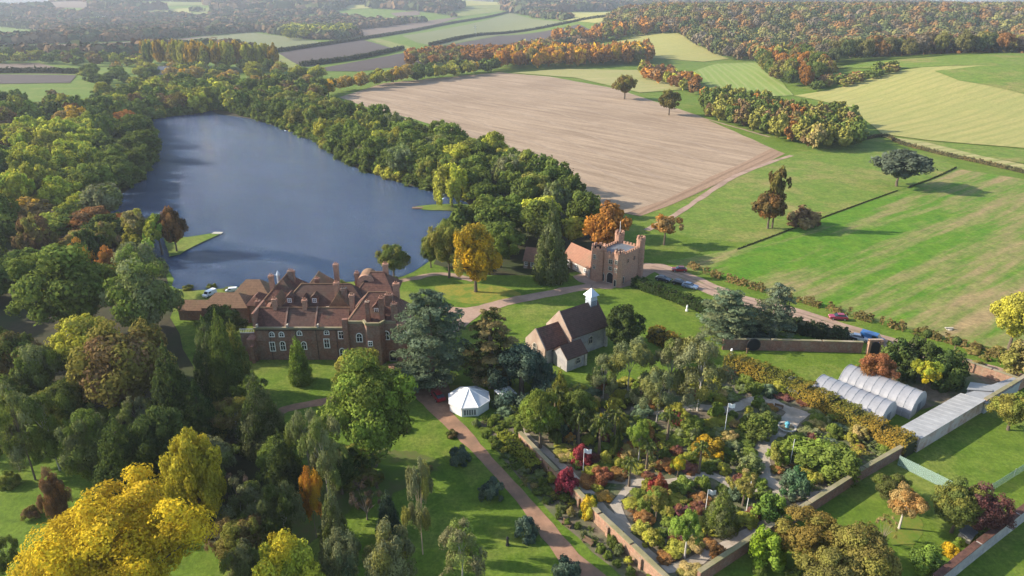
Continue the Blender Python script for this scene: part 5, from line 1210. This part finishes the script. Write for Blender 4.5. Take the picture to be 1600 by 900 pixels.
for i in range(6): MB().box(tx-.75, tx+.75, ty-.95, ty-.9, zr-.65+i*.22, zr-.53+i*.22).build('louvre', M['slate'], tb)
MB().tube([(tx, ty, zr+3.4), (tx, ty, zr+4.2)], .05).build('finial', M['iron'], tb)
# ---- gatehouse
N_, L_, R_ = Vector(G(966, 449)), Vector(G(927, 437)), Vector(G(1003, 430)); ex = (R_ - N_).normalized(); rz = math.atan2(ex.y, ex.x); ey = Vector((-ex.y, ex.x)); Lx = (R_ - N_).length; Ly = max(7.0, (L_ - N_).dot(ey))
gh = tag(empty('gatehouse', N_.x, N_.y, 0, rz), 'tall red-brick Tudor gatehouse with battlemented corner towers', 'gatehouse')
MB().box(.9, Lx - .9, .5, Ly - .4, 0, 8.3).build('wall', M['brick_pale'], gh)
cr = MB(); crenels(cr, (1.0, .62), (Lx - 1, .62), 8.3); crenels(cr, (1.05, 1.2), (1.05, Ly - 1.2), 8.3); crenels(cr, (Lx - 1.1, 1.0), (Lx - 1.1, Ly - 1), 8.3); crenels(cr, (1.6, Ly - .55), (Lx - 1.6, Ly - .55), 8.3)
cr.build('battlement', M['brick_pale'], gh)
MB().box(1.35, Lx - 1.35, .9, Ly - .85, 8.3, 8.45).build('flat_roof', M['slate'], gh)
for cx_, cy_, r_, top, nm in ((.9, .9, 1.4, 9.5, 0), (1.2, Ly - .6, 2.1, 9.4, 1), (Lx - .6, .8, 1.2, 10.8, 2), (Lx - .8, Ly - .6, 1.35, 10.9, 3)):
    t_ = MB().ngon(cx_, cy_, r_, 8, 0, top, ph=math.pi/8).ngon(cx_, cy_, r_ + .12, 8, top * .48, top * .48 + .2, ph=math.pi/8).ngon(cx_, cy_, r_ + .1, 8, top - .25, top, ph=math.pi/8).build('tower', M['brick_pale'], gh)
    ring_crenels(MB(), cx_, cy_, r_ - .12, 8, top).build('battlement', M['brick_pale'], t_)
for y_, z_, w_, h_ in ((Ly * .42, 5.6, 1.3, 1.5), (Ly * .42, 3.75, 1.3, 1.3)): window(gh, '-x', y_, .9, z_, w_, h_, 'stone', False, bars=1)
window(gh, '-x', .9, -.39, 6.6, .9, 1.2, 'stone'); window(gh, '-x', .9, -.39, 4.2, .9, 1.3, 'stone'); window(gh, '-x', .9, -.39, .1, .9, 2.1, 'stone', True, 'door', 'dark', 0)
window(gh, '-x', Ly - .6, -.74, 6.6, .9, 1.3, 'stone'); window(gh, '-x', Ly - .6, -.74, 3.6, .9, 1.3, 'stone')
window(gh, '-x', Ly * .40, .9, .02, 2.5, 3.3, 'stone', True, 'archway', 'dark', 0); window(gh, '-x', Ly * .72, .9, .02, 1.7, 2.6, 'stone', True, 'door', 'dark', 0)
window(gh, '-y', 2.9, .5, .02, 1.0, 2.2, 'stone', True, 'door', 'dark', 0)
for x_ in (Lx * .4, Lx * .66): window(gh, '-y', x_, .5, 5.6, 1.0, 1.3, 'brick_pale', False, bars=1)
MB().tube([(Lx - .8, Ly - .6, 10.8), (Lx - .8, Ly - .6, 14.6)], .06).build('flagpole', M['white'], gh)
# cottages by the gatehouse
def cottage(x, y, rz, Lc, Wc, ze, zr, label, wall='lime', roof='tile_red', hip=False, wins=3, chim=True):
    c = tag(empty('cottage', x, y, h1(x, y), rz), label, 'cottage')
    if hip: MB().box(0, Lc, 0, Wc, 0, ze).build('wall', M[wall], c); MB().hip(0, Lc, 0, Wc, ze + .02, zr, 'x', Wc * .45).build('roof', M[roof], c)
    else: pent(MB(), 0, Lc, 0, Wc, ze, zr).build('wall', M[wall], c); saddle(MB(), -.2, Lc + .2, 0, Wc, ze + .02, zr + .02).build('roof', M[roof], c)
    for i in range(wins): window(c, '-y', Lc * (i + .5) / wins, 0, .9, 1.0, 1.3, 'white')
    if wins: window(c, '-y', Lc * .97 / wins, 0, .02, .9, 2.0, 'wood', False, 'door', 'wood', 0)
    if chim: chimney(c, Lc * .8, Wc / 2, zr - 1.2, zr + 1.4, .9, .8, 2, 'brick_pale')
    return c
Q, P = Vector(G(880, 414)), Vector(G(921, 434)); d = (P - Q).normalized()
cottage(Q.x, Q.y, math.atan2(d.y, d.x), (P - Q).length, 6.0, 2.9, 6.2, 'low cottage with orange-red roof joined to the gatehouse', chim=False)
x, y = G(818, 419); cottage(x, y, math.radians(-20), 5.2, 5.0, 2.6, 5.6, 'little red-roofed lodge half hidden by trees left of the gatehouse conifer')
for px, py, rz_, Lc, lb, rf, wl in ((283, 109, .2, 11, 'white cottage among the poplars past the lake', 'slate', 'white'), (236, 117, .1, 20, 'long grey-roofed house beyond the head of the lake', 'slate', 'stone'), (425, 109, -.3, 13, 'pale house at the right end of the poplars', 'tile', 'white')):
    x, y = G(px, py); cottage(x, y, rz_, Lc, 8, 4.6, 8.0, lb, wl, rf)
for px, py, Lc, lb in ((364, 33, 30, 'white farmhouse far off on the hazy hillside'), (146, 26, 34, 'tiny white house in the far woods at left'), (1492, 12, 32, 'tiny white house on the skyline at right')):
    x, y = G(px, py); cottage(x, y, .1, Lc, 14, 9, 14, lb, 'white', 'slate', wins=0, chim=True)
# ---- marquee
x, y = G(733, 634); RT = 4.05
tn = tag(empty('marquee', x, y, 0, math.radians(6)), 'white octagonal marquee tent beside the brown path', 'tent')
A8 = [2*math.pi*i/8 + math.pi/8 for i in range(8)]; pt = [(RT*math.cos(a), RT*math.sin(a)) for a in A8]
for i in range(8):
    p, q = Vector(pt[i]), Vector(pt[(i+1) % 8])
    MB().obox(p*.985, q*.985, .05, 0, 1.95).build('wall_panel', M['canvas'], tn)
    mid = (p + q) / 2
    if i == 5:
        a, b = p.lerp(q, .14) * 1.004, p.lerp(q, .86) * 1.004; wn = MB().obox(a, b, .03, .35, 1.45).build('window_panel', M['slate'], tn)
        for k in range(1, 5): MB().obox(a.lerp(b, k/5 - .03) * 1.008, a.lerp(b, k/5 + .03) * 1.008, .03, .3, 1.5).build('glazing_strip', M['canvas'], wn)
rf = MB(); zt = 3.85
prof = [(1.035, 1.95), (.70, 2.55), (.36, 3.2), (.10, 3.75), (.02, zt)]
vs = []; fs = []
for k, z in prof: vs += [(a*k, b*k, z) for a, b in pt]
for j in range(len(prof)-1):
    for i in range(8): fs.append((j*8+i, j*8+(i+1) % 8, (j+1)*8+(i+1) % 8, (j+1)*8+i))
fs.append(tuple(range(32, 40))); rf.add(vs, fs); rf.build('canopy', M['canvas'], tn)
va = MB()
for i in range(8): va.obox(Vector(pt[i])*1.04, Vector(pt[(i+1) % 8])*1.04, .04, 1.68, 1.99)
va.build('valance', M['canvas'], tn)
sm = MB()
for i in range(8): sm.tube([(pt[i][0]*k, pt[i][1]*k, z + .03) for k, z in prof], .07, 5)
sm.build('roof_seam', M['white'], tn)
x, y = G(790, 627); gz = tag(empty('gazebo', x, y, 0, .5), 'small pale canopy under the weeping cedar beside the marquee', 'canopy')
MB().add([(-1.7,-1.7,2.1),(1.7,-1.7,2.1),(1.7,1.7,2.1),(-1.7,1.7,2.1),(0,0,3.1)], [(3,2,1,0),(0,1,4),(1,2,4),(2,3,4),(3,0,4)]).build('canopy', M['canvas'], gz)
for a in (-1.6, 1.6):
    for b in (-1.6, 1.6): MB().tube([(a, b, 0), (a, b, 2.1)], .05).build('leg', M['steel'], gz)
# ---- polythene tunnels
def tunnel(near_l, far_l, far_r, label, ht=1.0):
    p, q, r = Vector(G(*near_l)), Vector(G(*far_l)), Vector(G(*far_r)); ex = (q - p).normalized(); Lt = (q - p).length; wv = (r - q); wv -= ex * wv.dot(ex); wd = wv.length; left = Vector((-ex.y, ex.x)).dot(wv) > 0
    t = tag(empty('polytunnel', p.x, p.y, 0, math.atan2(ex.y, ex.x)), label, 'polytunnel'); s = 1 if left else -1; R = wd / 2; hh = R * ht
    arc = [(R - R*math.cos(a), .5 + hh*math.sin(a)) for a in np.linspace(0, math.pi, 25)]; arc = [(0, 0)] + arc + [(2*R, 0)]
    vs = []; fs = []; n = len(arc); segs = 18
    rgx = random.Random(4)
    for k in range(segs + 1):
        sag = 1 - .008 * (k % 2); vs += [(Lt*k/segs, s*(R + (y_-R)*sag), z_*sag) for y_, z_ in arc]
    for k in range(segs):
        for i in range(n-1): fs.append((k*n+i, (k+1)*n+i, (k+1)*n+i+1, k*n+i+1))
    c = MB(); c.add(vs, fs); co = c.build('cover', M['poly'], t)
    for k in range(10): MB().tube([(Lt*k/9, s*(R + (y_-R)*1.012), z_*1.012) for y_, z_ in arc[::2] + [arc[-1]]], .045, 5).build('hoop', M['poly_end'], t)
    for xx, sg in ((-.03, -1), (Lt + .03, 1)):
        e = MB(); nn = [(xx, s*y_, z_) for y_, z_ in arc]; e.add(nn + [(xx + .05*sg, b, c_) for _, b, c_ in nn], [tuple(range(n)), tuple(range(2*n-1, n-1, -1))] + [(i, i+1, n+i+1, n+i) for i in range(n-1)]); en = e.build('end_wall', M['poly_end'], t)
        MB().box(min(xx, xx+.1*sg) , max(xx, xx+.1*sg), s*R-.8, s*R+.8, 0.02, 2.1).build('door', M['slate'] if sg > 0 else M['poly_end'], en)
    return t
tunnel((1263, 626), (1372, 672), (1424, 659), 'nearer white polythene tunnel, next to the beech hedge', 1.0)
tunnel((1306, 609), (1420, 655), (1466, 641), 'farther white polythene tunnel, behind the first', 1.0)
# ---- long lean-to greenhouse against the wall
p, q = Vector(G(1432, 707)), Vector(G(1533, 645)); ex = (q - p).normalized(); Lg = (q - p).length
gr = tag(empty('lean_to_greenhouse', p.x, p.y, 0, math.atan2(ex.y, ex.x)), 'long low lean-to with pale sheet roof behind the brick wall', 'greenhouse')
MB().box(0, Lg, 0, .35, 0, 2.75).build('wall', M['lime'], gr); MB().box(0.02, Lg, .36, 4.0, 0, 1.9).build('glazed_front', M['poly_end'], gr)
MB().add([(0,-.15,2.8),(Lg,-.15,2.8),(Lg,4.2,2.1),(0,4.2,2.1),(0,-.15,2.92),(Lg,-.15,2.92),(Lg,4.2,2.22),(0,4.2,2.22)], [(3,2,1,0),(4,5,6,7),(0,1,5,4),(1,2,6,5),(2,3,7,6),(3,0,4,7)]).build('roof', M['sheet'], gr)
rb = MB()
for i in range(15):
    x_ = .3 + (Lg - .6) * i / 14; rb.add([(x_-.03,-.12,2.925),(x_+.03,-.12,2.925),(x_+.03,4.15,2.225),(x_-.03,4.15,2.225),(x_-.03,-.12,2.95),(x_+.03,-.12,2.95),(x_+.03,4.15,2.25),(x_-.03,4.15,2.25)], [(3,2,1,0),(4,5,6,7),(0,1,5,4),(1,2,6,5),(2,3,7,6),(3,0,4,7)])
rb.build('glazing_bar', M['poly_end'], gr)
def shed(pix, h0, h1_, label, mat='sheet', name='shed', side='poly_end'):
    c = [Vector(G(*a)) for a in pix]; o = sum(c, Vector((0, 0))) / 4; s = tag(empty(name, o.x, o.y), label, 'shed'); c = [a - o for a in c]
    MB().prism([(a.x*.94, a.y*.94) for a in c], 0, min(h0, h1_) - .05).build('wall', M[side], s)
    zz = [h0, h0, h1_, h1_]; MB().add([(a.x, a.y, z) for a, z in zip(c, zz)] + [(a.x, a.y, z + .1) for a, z in zip(c, zz)], [(3,2,1,0),(4,5,6,7),(0,1,5,4),(1,2,6,5),(2,3,7,6),(3,0,4,7)]).build('roof', M[mat], s); return s
shed([(1502, 633), (1536, 648), (1592, 612), (1578, 606)], 2.4, 2.4, 'white flat-roofed shed along the wall beyond the lean-to')
shed([(1512, 611), (1548, 616), (1545, 630), (1505, 627)], 2.0, 2.6, 'white tilted-roof shed behind the long lean-to')
x, y = G(1236, 610); pv = tag(empty('pavilion', x, y, 0, .75), 'dark slate pyramid-roofed pavilion on the lawn behind the beech hedge', 'pavilion')
MB().add([(-2.6,-2.6,1.3),(2.6,-2.6,1.3),(2.6,2.6,1.3),(-2.6,2.6,1.3),(0,0,3.3)], [(3,2,1,0),(0,1,4),(1,2,4),(2,3,4),(3,0,4)]).build('roof', M['slate'], pv)
for a in (-2.3, 2.3):
    for b in (-2.3, 2.3): MB().box(a-.08, a+.08, b-.08, b+.08, 0, 1.3).build('post', M['wood'], pv)
# ---- walls
def wall(pix, h, t, mat, label, coping='stone', butt=0, name='garden_wall', heights=None, world=None):
    pts = [Vector(p) for p in (world or gp(pix))]; o = pts[0]; r = tag(empty(name, o.x, o.y), label, 'wall'); b = MB(); c = MB(); bt = []
    for i in range(len(pts)-1):
        p, q = pts[i] - o, pts[i+1] - o; d = (q - p).normalized(); e0 = -t/2 if i else 0
        b.obox(p + d * (0 if i == 0 else t/2 + .003), q - d * (0 if i == len(pts)-2 else -t/2), t, -.1, h); c.obox(p + d * (0 if i == 0 else t/2 + .12), q + d * .05, t + .22, h + .002, h + .16)
        if butt:
            n = int((q - p).length / butt); nv = Vector((-d.y, d.x))
            for k in range(n):
                m = p + d * butt * (k + .6)
                for sg in (-1, 1): bt.append((m + nv * sg * (t/2 + .02), m + nv * sg * (t/2 + .35)))
    w_ = b.build('brickwork', M[mat], r); c.build('coping', M[coping], r)
    for a, z in bt: MB().obox(a, z, .5, -.1, h * .82).build('buttress', M[mat], r)
    return r
wall([(812, 690), (870, 752), (885, 768)], 2.0, .5, 'brick_wall', 'upper part of the diagonal brick garden wall, above the iron railings', 'moss', 5)
wall([(893, 776), (935, 820), (985, 868), (1050, 932)], 2.2, .55, 'brick_wall', 'buttressed diagonal brick garden wall running to the bottom edge', 'moss', 4.2)
wall([(1090, 912), (1180, 852), (1260, 803), (1345, 748), (1428, 700)], 2.1, .5, 'brick', 'brick garden wall rising from the bottom edge to the lean-to', 'moss', 0)
wall([(1534, 644), (1570, 622), (1640, 578)], 2.8, .5, 'brick_wall', 'dark brick wall beyond the lean-to to the right edge', 'moss', 0)
wall([(1128, 546), (1200, 547), (1280, 549), (1345, 551)], 2.6, .5, 'brick', 'straight red brick wall along the upper lawn', 'moss', 0)
wall([(1500, 575), (1545, 590), (1592, 606)], 2.0, .45, 'brick_wall', 'short brick wall closing the yard behind the white sheds', 'moss', 0)
wall([(1455, 925), (1520, 872), (1580, 825), (1680, 748)], 2.6, .7, 'flint', 'thick flint outer wall crossing the bottom right corner', 'tile', 0)
# gates in the upper wall
x, y = G(1175, 549); gt = tag(empty('round_gate', x, y, 0, 0), 'black round moon gate in the red brick wall', 'gate'); fr = frame_on('-y', 0, -.36, 1.9)
mb = MB(); slab(mb, fr, [(1.35*math.cos(a), 1.35*math.sin(a)) for a in np.linspace(0, 2*math.pi, 25)[:-1]], 0, .14); mb.build('disc', M['dark'], gt)
mb = MB(); ring = np.linspace(0, 2*math.pi, 25)[:-1]
for i in range(24):
    a0, a1 = ring[i], ring[(i+1) % 24]; slab(mb, fr, [(1.36*math.cos(a0), 1.36*math.sin(a0)), (1.36*math.cos(a1), 1.36*math.sin(a1)), (1.5*math.cos(a1), 1.5*math.sin(a1)), (1.5*math.cos(a0), 1.5*math.sin(a0))], -.02, .2)
mb.build('rim', M['iron'], gt)
x, y = G(1364, 553); ag = tag(empty('arched_doorway', x, y), 'dark arched doorway at the right end of the red brick wall', 'gateway')
fr = frame_on('-y', 0, -.3, 0); mb = MB(); slab(mb, fr, outline(2.0, 3.1, True), 0, .12); mb.build('door', M['dark'], ag)
MB().box(-1.55, -1.02, -.45, .4, 0, 3.4).box(1.02, 1.55, -.45, .4, 0, 3.4).box(-1.55, 1.55, -.29, .4, 3.13, 3.6).build('surround', M['brick_wall'], ag)
# iron railings by the path, nets on the lawn
p, q = Vector(G(858, 788)), Vector(G(884, 776)); rl = tag(empty('railings', p.x, p.y, 0, math.atan2((q-p).y, (q-p).x)), 'black iron railings and gate beside the diagonal brick wall', 'railings'); Lr = (q - p).length
MB().box(0, Lr, -.03, .03, 1.5, 1.57).box(0, Lr, -.03, .03, .2, .27).build('rail', M['iron'], rl)
for i in range(12): MB().tube([(Lr*i/11, 0, 0), (Lr*i/11, 0, 1.75)], .03, 4).build('bar', M['iron'], rl)
def net(pix, h, label):
    p, q = [Vector(G(*a)) for a in pix]; n = tag(empty('fruit_net', p.x, p.y, 0, math.atan2((q-p).y, (q-p).x)), label, 'net'); Ln = (q - p).length
    MB().box(0, Ln, -.01, .01, .02, h).build('netting', M['net'], n)
    for i in range(4): MB().tube([(Ln*i/3, .06, 0), (Ln*i/3, .06, h + .1)], .04, 5).build('post', M['steel'], n)
net([(1402, 727), (1492, 772)], 2.0, 'green see-through net fence running out from the garden wall corner')
net([(1548, 768), (1650, 704)], 1.6, 'pale green net fence at the right edge of the lawn')
# ---- topiary on stems
for px, yt, yb, lb in ((1437, 516, 568, 'left clipped topiary ball on a stem above the dark bushes'), (1482, 527, 580, 'right clipped topiary ball on a stem above the dark bushes')):
    x, y = G(px, yb); _, zt = Wp(px, yt, y); r = tag(empty('topiary', x, y), lb, 'topiary'); MB().tube([(0, 0, 0), (0, 0, zt - 1.2)], .12).build('stem', M['wood'], r)
    rgt = np.random.default_rng(3); d = fib(900, rgt, .03); me = leaves_mesh('ball', d * .85 * (1 + .06*rgt.normal(size=(900, 1))), d + rgt.normal(0, .3, d.shape), np.full(900, .17), .5 + rgt.normal(0, .15, 900), rgt.random(900), rgt)
    b = link('ball', me, r); b.location = (0, 0, zt - .85); b.color = (*DK, 1); b['accent'] = list(DG)
# ---- flags and poles
def flag(px, yt, yb, label, cloth=True, fd=1):
    x, y = G(px, yb); _, zt = Wp(px, yt, y); r = tag(empty('flagpole' if cloth else 'pole', x, y), label, 'flagpole' if cloth else 'pole'); MB().tube([(0, 0, 0), (0, 0, zt)], [.06, .035]).build('mast', M['white'], r)
    if cloth:
        n = 8; top = [(fd*1.25*i/n, .12*math.sin(i*1.1), zt - .05 - .18*i/n) for i in range(n+1)]; vs = top + [(a, b, c - .85) for a, b, c in top]
        vs += [(a, b + .02, c) for a, b, c in vs]; m = n + 1; fs = []
        for o in (0, 2*m): fs += [(o+i, o+i+1, o+m+i+1, o+m+i) for i in range(n)]
        f = MB(); f.add(vs, fs); f.build('flag', M['white'], r)
    return r
flag(911, 701, 738, 'white flag on a pole beside the scarlet acer'); flag(1131, 630, 682, 'white flag on the tall pole in the upper garden'); flag(1102, 765, 800, 'white flag on a pole beside the feathery pine'); flag(1234, 686, 727, 'bare white pole among shrubs right of the forecourt', False); flag(1166, 752, 800, 'bare grey pole by the lower gravel walk', False)
# ---- small things of the garden
x, y = G(1229, 670); fo = tag(empty('stone_bed', x, y), 'round stone-edged bed on the gravel forecourt', 'planter')
mb = MB()
for k in range(20): a0, a1 = 2*math.pi*k/20, 2*math.pi*(k+1)/20; mb.obox((1.5*math.cos(a0), 1.5*math.sin(a0)), (1.5*math.cos(a1), 1.5*math.sin(a1)), .35, 0, .5)
mb.build('kerb', M['stone'], fo); MB().ngon(0, 0, 1.34, 20, 0, .42).build('soil', M['soil'], fo)
bl = flat_mat('turquoise', (0.10, 0.33, 0.40), .5)
tag(shifted(MB().ngon(0, 0, .35, 10, .42, .8, .18).ngon(0, 0, .18, 10, .8, 1.0, .5).ngon(0, 0, .5, 10, 1.0, 1.35, .42).ngon(0, 0, .42, 10, 1.35, 1.6, .1), x, y).build('garden_ornament', bl), 'turquoise ornament standing in the round stone bed', 'ornament')
x, y = G(793, 852); tag(shifted(MB().ngon(0, 0, .28, 8, 0, .25).ngon(0, 0, .2, 8, .25, 1.3, .16).ngon(0, 0, .24, 8, 1.3, 1.55, .1), x, y).build('bollard', M['iron']), 'dark post alone on the sunny lower lawn', 'post')
x, y = G(1142, 557); tag(shifted(MB().ngon(0, 0, .5, 8, 0, .3).ngon(0, 0, .25, 8, .3, 1.0, .35).ngon(0, 0, .35, 8, 1.0, 1.9, .2), x, y).build('garden_statue', M['white']), 'white ornament on the upper lawn by the brick wall end', 'ornament')
x, y = G(1167, 552); tag(shifted(MB().box(-.15, .15, -.15, .15, 0, 1.1).box(-.25, .25, -.25, .25, 1.1, 1.25), x, y).build('sundial', M['wood']), 'short brown post before the round black gate', 'post')
def bench(px, py, rz_, label, mat='wood'):
    x, y = G(px, py); b = tag(empty('bench', x, y, 0, rz_), label, 'bench'); MB().box(-.8, .8, -.25, .25, .42, .48).build('seat', M[mat], b); MB().box(-.8, .8, .26, .32, .5, .95).build('backrest', M[mat], b)
    for a in (-.7, .65): MB().box(a, a + .08, -.22, .22, 0, .42).build('leg', M[mat], b)
bench(1217, 637, 2.6, 'dark bench at the back of the gravel forecourt'); bench(918, 850, -.7, 'bench in the bed below the diagonal wall', 'wood'); bench(885, 822, -.7, 'bench under the railings beside the brown path', 'wood')
x, y = G(1073, 486); tag(shifted(MB().ngon(0, 0, .35, 8, 0, .4).ngon(0, 0, .2, 8, .4, 1.2, .25).ngon(0, 0, .25, 8, 1.2, 1.7, .08), x, y).build('garden_statue', M['white']), 'white ornament against the clipped yew hedge', 'ornament')
x, y = G(1483, 515); tag(shifted(MB().ngon(0, 0, .7, 9, 0, .3, .6).box(-1.0, .9, -.2, .3, .31, .5), x, y).build('feed_trough', M['stone']), 'pale trough alone in the green pasture', 'trough')
x, y = G(1510, 840); MBs = tag(empty('glass_frame', x, y, 0, .68), 'small grey garden frame against the outer stone wall', 'cold frame'); MB().box(-1.2, 1.2, -.8, .8, 0, .8).build('base', M['stone'], MBs)
MB().add([(-1.3,-.9,.82),(1.3,-.9,.82),(1.3,.9,1.4),(-1.3,.9,1.4),(-1.3,-.9,.9),(1.3,-.9,.9),(1.3,.9,1.48),(-1.3,.9,1.48)], [(3,2,1,0),(4,5,6,7),(0,1,5,4),(1,2,6,5),(2,3,7,6),(3,0,4,7)]).build('lid', M['slate'], MBs)
# timber jetty ends and posts
x, y = G(340, 366); tag(shifted(MB().box(-1.6, 1.6, -.9, .9, .32, .5).box(-1.4, -1.2, -.8, -.6, -.5, .32).box(1.2, 1.4, -.8, -.6, -.5, .32), x, y).build('jetty', M['stone']), 'pale jetty platform at the tip of the grass spit', 'jetty')
x, y = G(654, 326); tag(shifted(MB().box(-2.4, 1.6, -1.0, 1.0, .25, .45).box(-2.2, -2.0, -.9, -.7, -.5, .25).box(1.2, 1.4, -.9, -.7, -.5, .25), x, y).build('jetty', M['wood']), 'dark jetty at the tip of the right shore point', 'jetty')
x, y = G(743, 57); py_ = tag(empty('electricity_pylon', x, y, h1(x, y)), 'thin pylon standing in the far green field', 'pylon'); mb = MB()
for a in (-1.5, 1.5):
    for b in (-1.5, 1.5): mb.tube([(a, b, 0), (a*.15, b*.15, 24)], .22, 4)
mb.build('lattice', M['steel'], py_); MB().box(-4, 4, -.25, .25, 18, 18.5).box(-3, 3, -.25, .25, 21.5, 22).build('cross_arm', M['steel'], py_)
# ---- cars
def car(px, py, heading, c, label, kind='car', cat=None, k=1.0):
    x, y = G(px, py); r = tag(empty('van' if kind == 'van' else 'parked_car', x, y, .06, heading), label, cat or kind); Lc, Wc = (5.0, 1.9) if kind == 'van' else (4.3, 1.75)
    if kind == 'van': prof = [(-2.5, .35), (2.45, .35), (2.5, .95), (1.75, 1.15), (1.15, 1.95), (-2.35, 2.0), (-2.5, 1.2)]; gl = [(1.0, 1.2, 1.62, 1.25, 1.05, 1.85)]
    else: prof = [(-2.15, .38), (2.1, .32), (2.15, .72), (1.95, .86), (1.0, .98), (-1.75, 1.02), (-2.12, .9)]
    n = len(prof); mb = MB(); hw = Wc / 2; r.scale = (k, k, k); vs = []
    secs = [(-hw, .94), (-hw*.97, 1.0), (hw*.97, 1.0), (hw, .94)]
    for yy, kk in secs: vs += [(a*(.985 if kk < 1 else 1), yy, .6 + (b - .6)*kk) for a, b in prof]
    fs = [tuple(range(n))[::1], tuple(range(3*n + n - 1, 3*n - 1, -1))]
    for j in range(3): fs += [(j*n+i, (j+1)*n+i, (j+1)*n+(i+1) % n, j*n+(i+1) % n) for i in range(n)]
    mb.add(vs, fs); body = mb.build('body', paint(c), r)
    if kind != 'van':
        cb = MB().add([(-1.85,-.78,.99),(.95,-.78,.97),(.95,.78,.97),(-1.85,.78,.99),(-1.25,-.6,1.46),(.15,-.6,1.46),(.15,.6,1.46),(-1.25,.6,1.46)], [(0,1,5,4),(1,2,6,5),(2,3,7,6),(3,0,4,7),(3,2,1,0)])
        cb.build('glasshouse', M['glass'], r); MB().add([(-1.3,-.62,1.465),(.2,-.62,1.465),(.2,.62,1.465),(-1.3,.62,1.465),(-1.2,-.55,1.51),(.1,-.55,1.51),(.1,.55,1.51),(-1.2,.55,1.51)], [(4,5,6,7),(0,1,5,4),(1,2,6,5),(2,3,7,6),(3,0,4,7),(3,2,1,0)]).build('roof', paint(c), r)
    else:
        MB().add([(1.72,-.8,1.18),(1.72,.8,1.18),(1.18,.74,1.9),(1.18,-.74,1.9),(1.78,-.8,1.18),(1.78,.8,1.18),(1.24,.74,1.9),(1.24,-.74,1.9)], [(0,1,2,3),(7,6,5,4),(0,4,5,1),(1,5,6,2),(2,6,7,3),(3,7,4,0)]).build('windscreen', M['glass'], r)
        for s in (-1, 1): MB().box(.1, 1.1, s*.955-.01, s*.955+.01, 1.2, 1.75).build('side_window', M['glass'], r)
    fx = Lc/2 - .03
    for s in (-1, 1):
        MB().box(fx-.06, fx+.02, s*.62-.17, s*.62+.17, .62, .78).build('headlight', M['white'], r); MB().box(-fx-.02, -fx+.06, s*.66-.12, s*.66+.12, .66, .84).build('tail_light', paint((.3, .01, .01)), r)
        for a in (-1.35, 1.35):
            w_ = MB(); ang = [2*math.pi*k/14 for k in range(14)]; vs = [(a + .33*math.cos(t), s*(hw-.16), .33 + .33*math.sin(t)) for t in ang] + [(a + .33*math.cos(t), s*(hw+.03), .33 + .33*math.sin(t)) for t in ang]
            w_.add(vs, [tuple(range(14)), tuple(range(27, 13, -1))] + [(i, (i+1) % 14, 14+(i+1) % 14, 14+i) for i in range(14)]); wh = w_.build('wheel', M['rubber'], r)
            h_ = MB(); vs = [(a + .2*math.cos(t), s*(hw+.034), .33 + .2*math.sin(t)) for t in ang] + [(a + .2*math.cos(t), s*(hw+.05), .33 + .2*math.sin(t)) for t in ang]
            h_.add(vs, [tuple(range(14)), tuple(range(27, 13, -1))] + [(i, (i+1) % 14, 14+(i+1) % 14, 14+i) for i in range(14)]); h_.build('hubcap', M['steel'], wh)
    return r
R = math.radians
car(1061, 424, R(175), (.30, .02, .02), 'red car parked by the gatehouse drive, nearest the pasture')
car(1036, 439, R(-35), (.012, .014, .03), 'dark blue car parked along the yew hedge, nearest the gatehouse')
car(1062, 445, R(-32), (.012, .013, .018), 'black car in the middle of the three by the yew hedge')
car(1078, 450, R(-32), (.16, .22, .32), 'blue-grey car parked third from the gatehouse along the yew hedge')
car(1309, 499, R(170), (.26, .015, .04), 'crimson car on the grass verge of the drive')
car(1323, 529, R(-25), (.015, .025, .05), 'dark car half hidden by the loose hedge at the drive end')
car(1342, 532, R(-25), (.55, .56, .58), 'silver car between the dark car and the blue van')
car(1361, 533, R(-40), (.02, .10, .27), 'blue van at the end of the brick wall', 'van')
car(684, 622, R(118), (.32, .02, .03), 'red car parked beside the marquee')
car(328, 462, R(245), (.7, .71, .73), 'white van on the grass behind the stables', 'van', k=.75)
car(362, 456, R(192), (.7, .7, .69), 'white van mostly hidden behind the stable roof', 'van', k=.6)

# ------------------------------------------------------------------ the air: one even volume round everything
hzm = bpy.data.materials.new('haze'); hzm.use_nodes = True; n = hzm.node_tree; n.nodes.clear(); o = n.nodes.new('ShaderNodeOutputMaterial'); v = n.nodes.new('ShaderNodeVolumePrincipled')
v.inputs['Color'].default_value = (0.80, 0.88, 1.0, 1); v.inputs['Density'].default_value = HAZE; v.inputs['Anisotropy'].default_value = 0.2; n.links.new(v.outputs[0], o.inputs['Volume'])
hb = MB().box(-13000, 13000, -13000, 13000, -1.2, 175).build('haze', hzm); tag(hb, 'thin blue autumn haze filling the valley', 'haze', kind='stuff'); hb.display_type = 'WIRE'
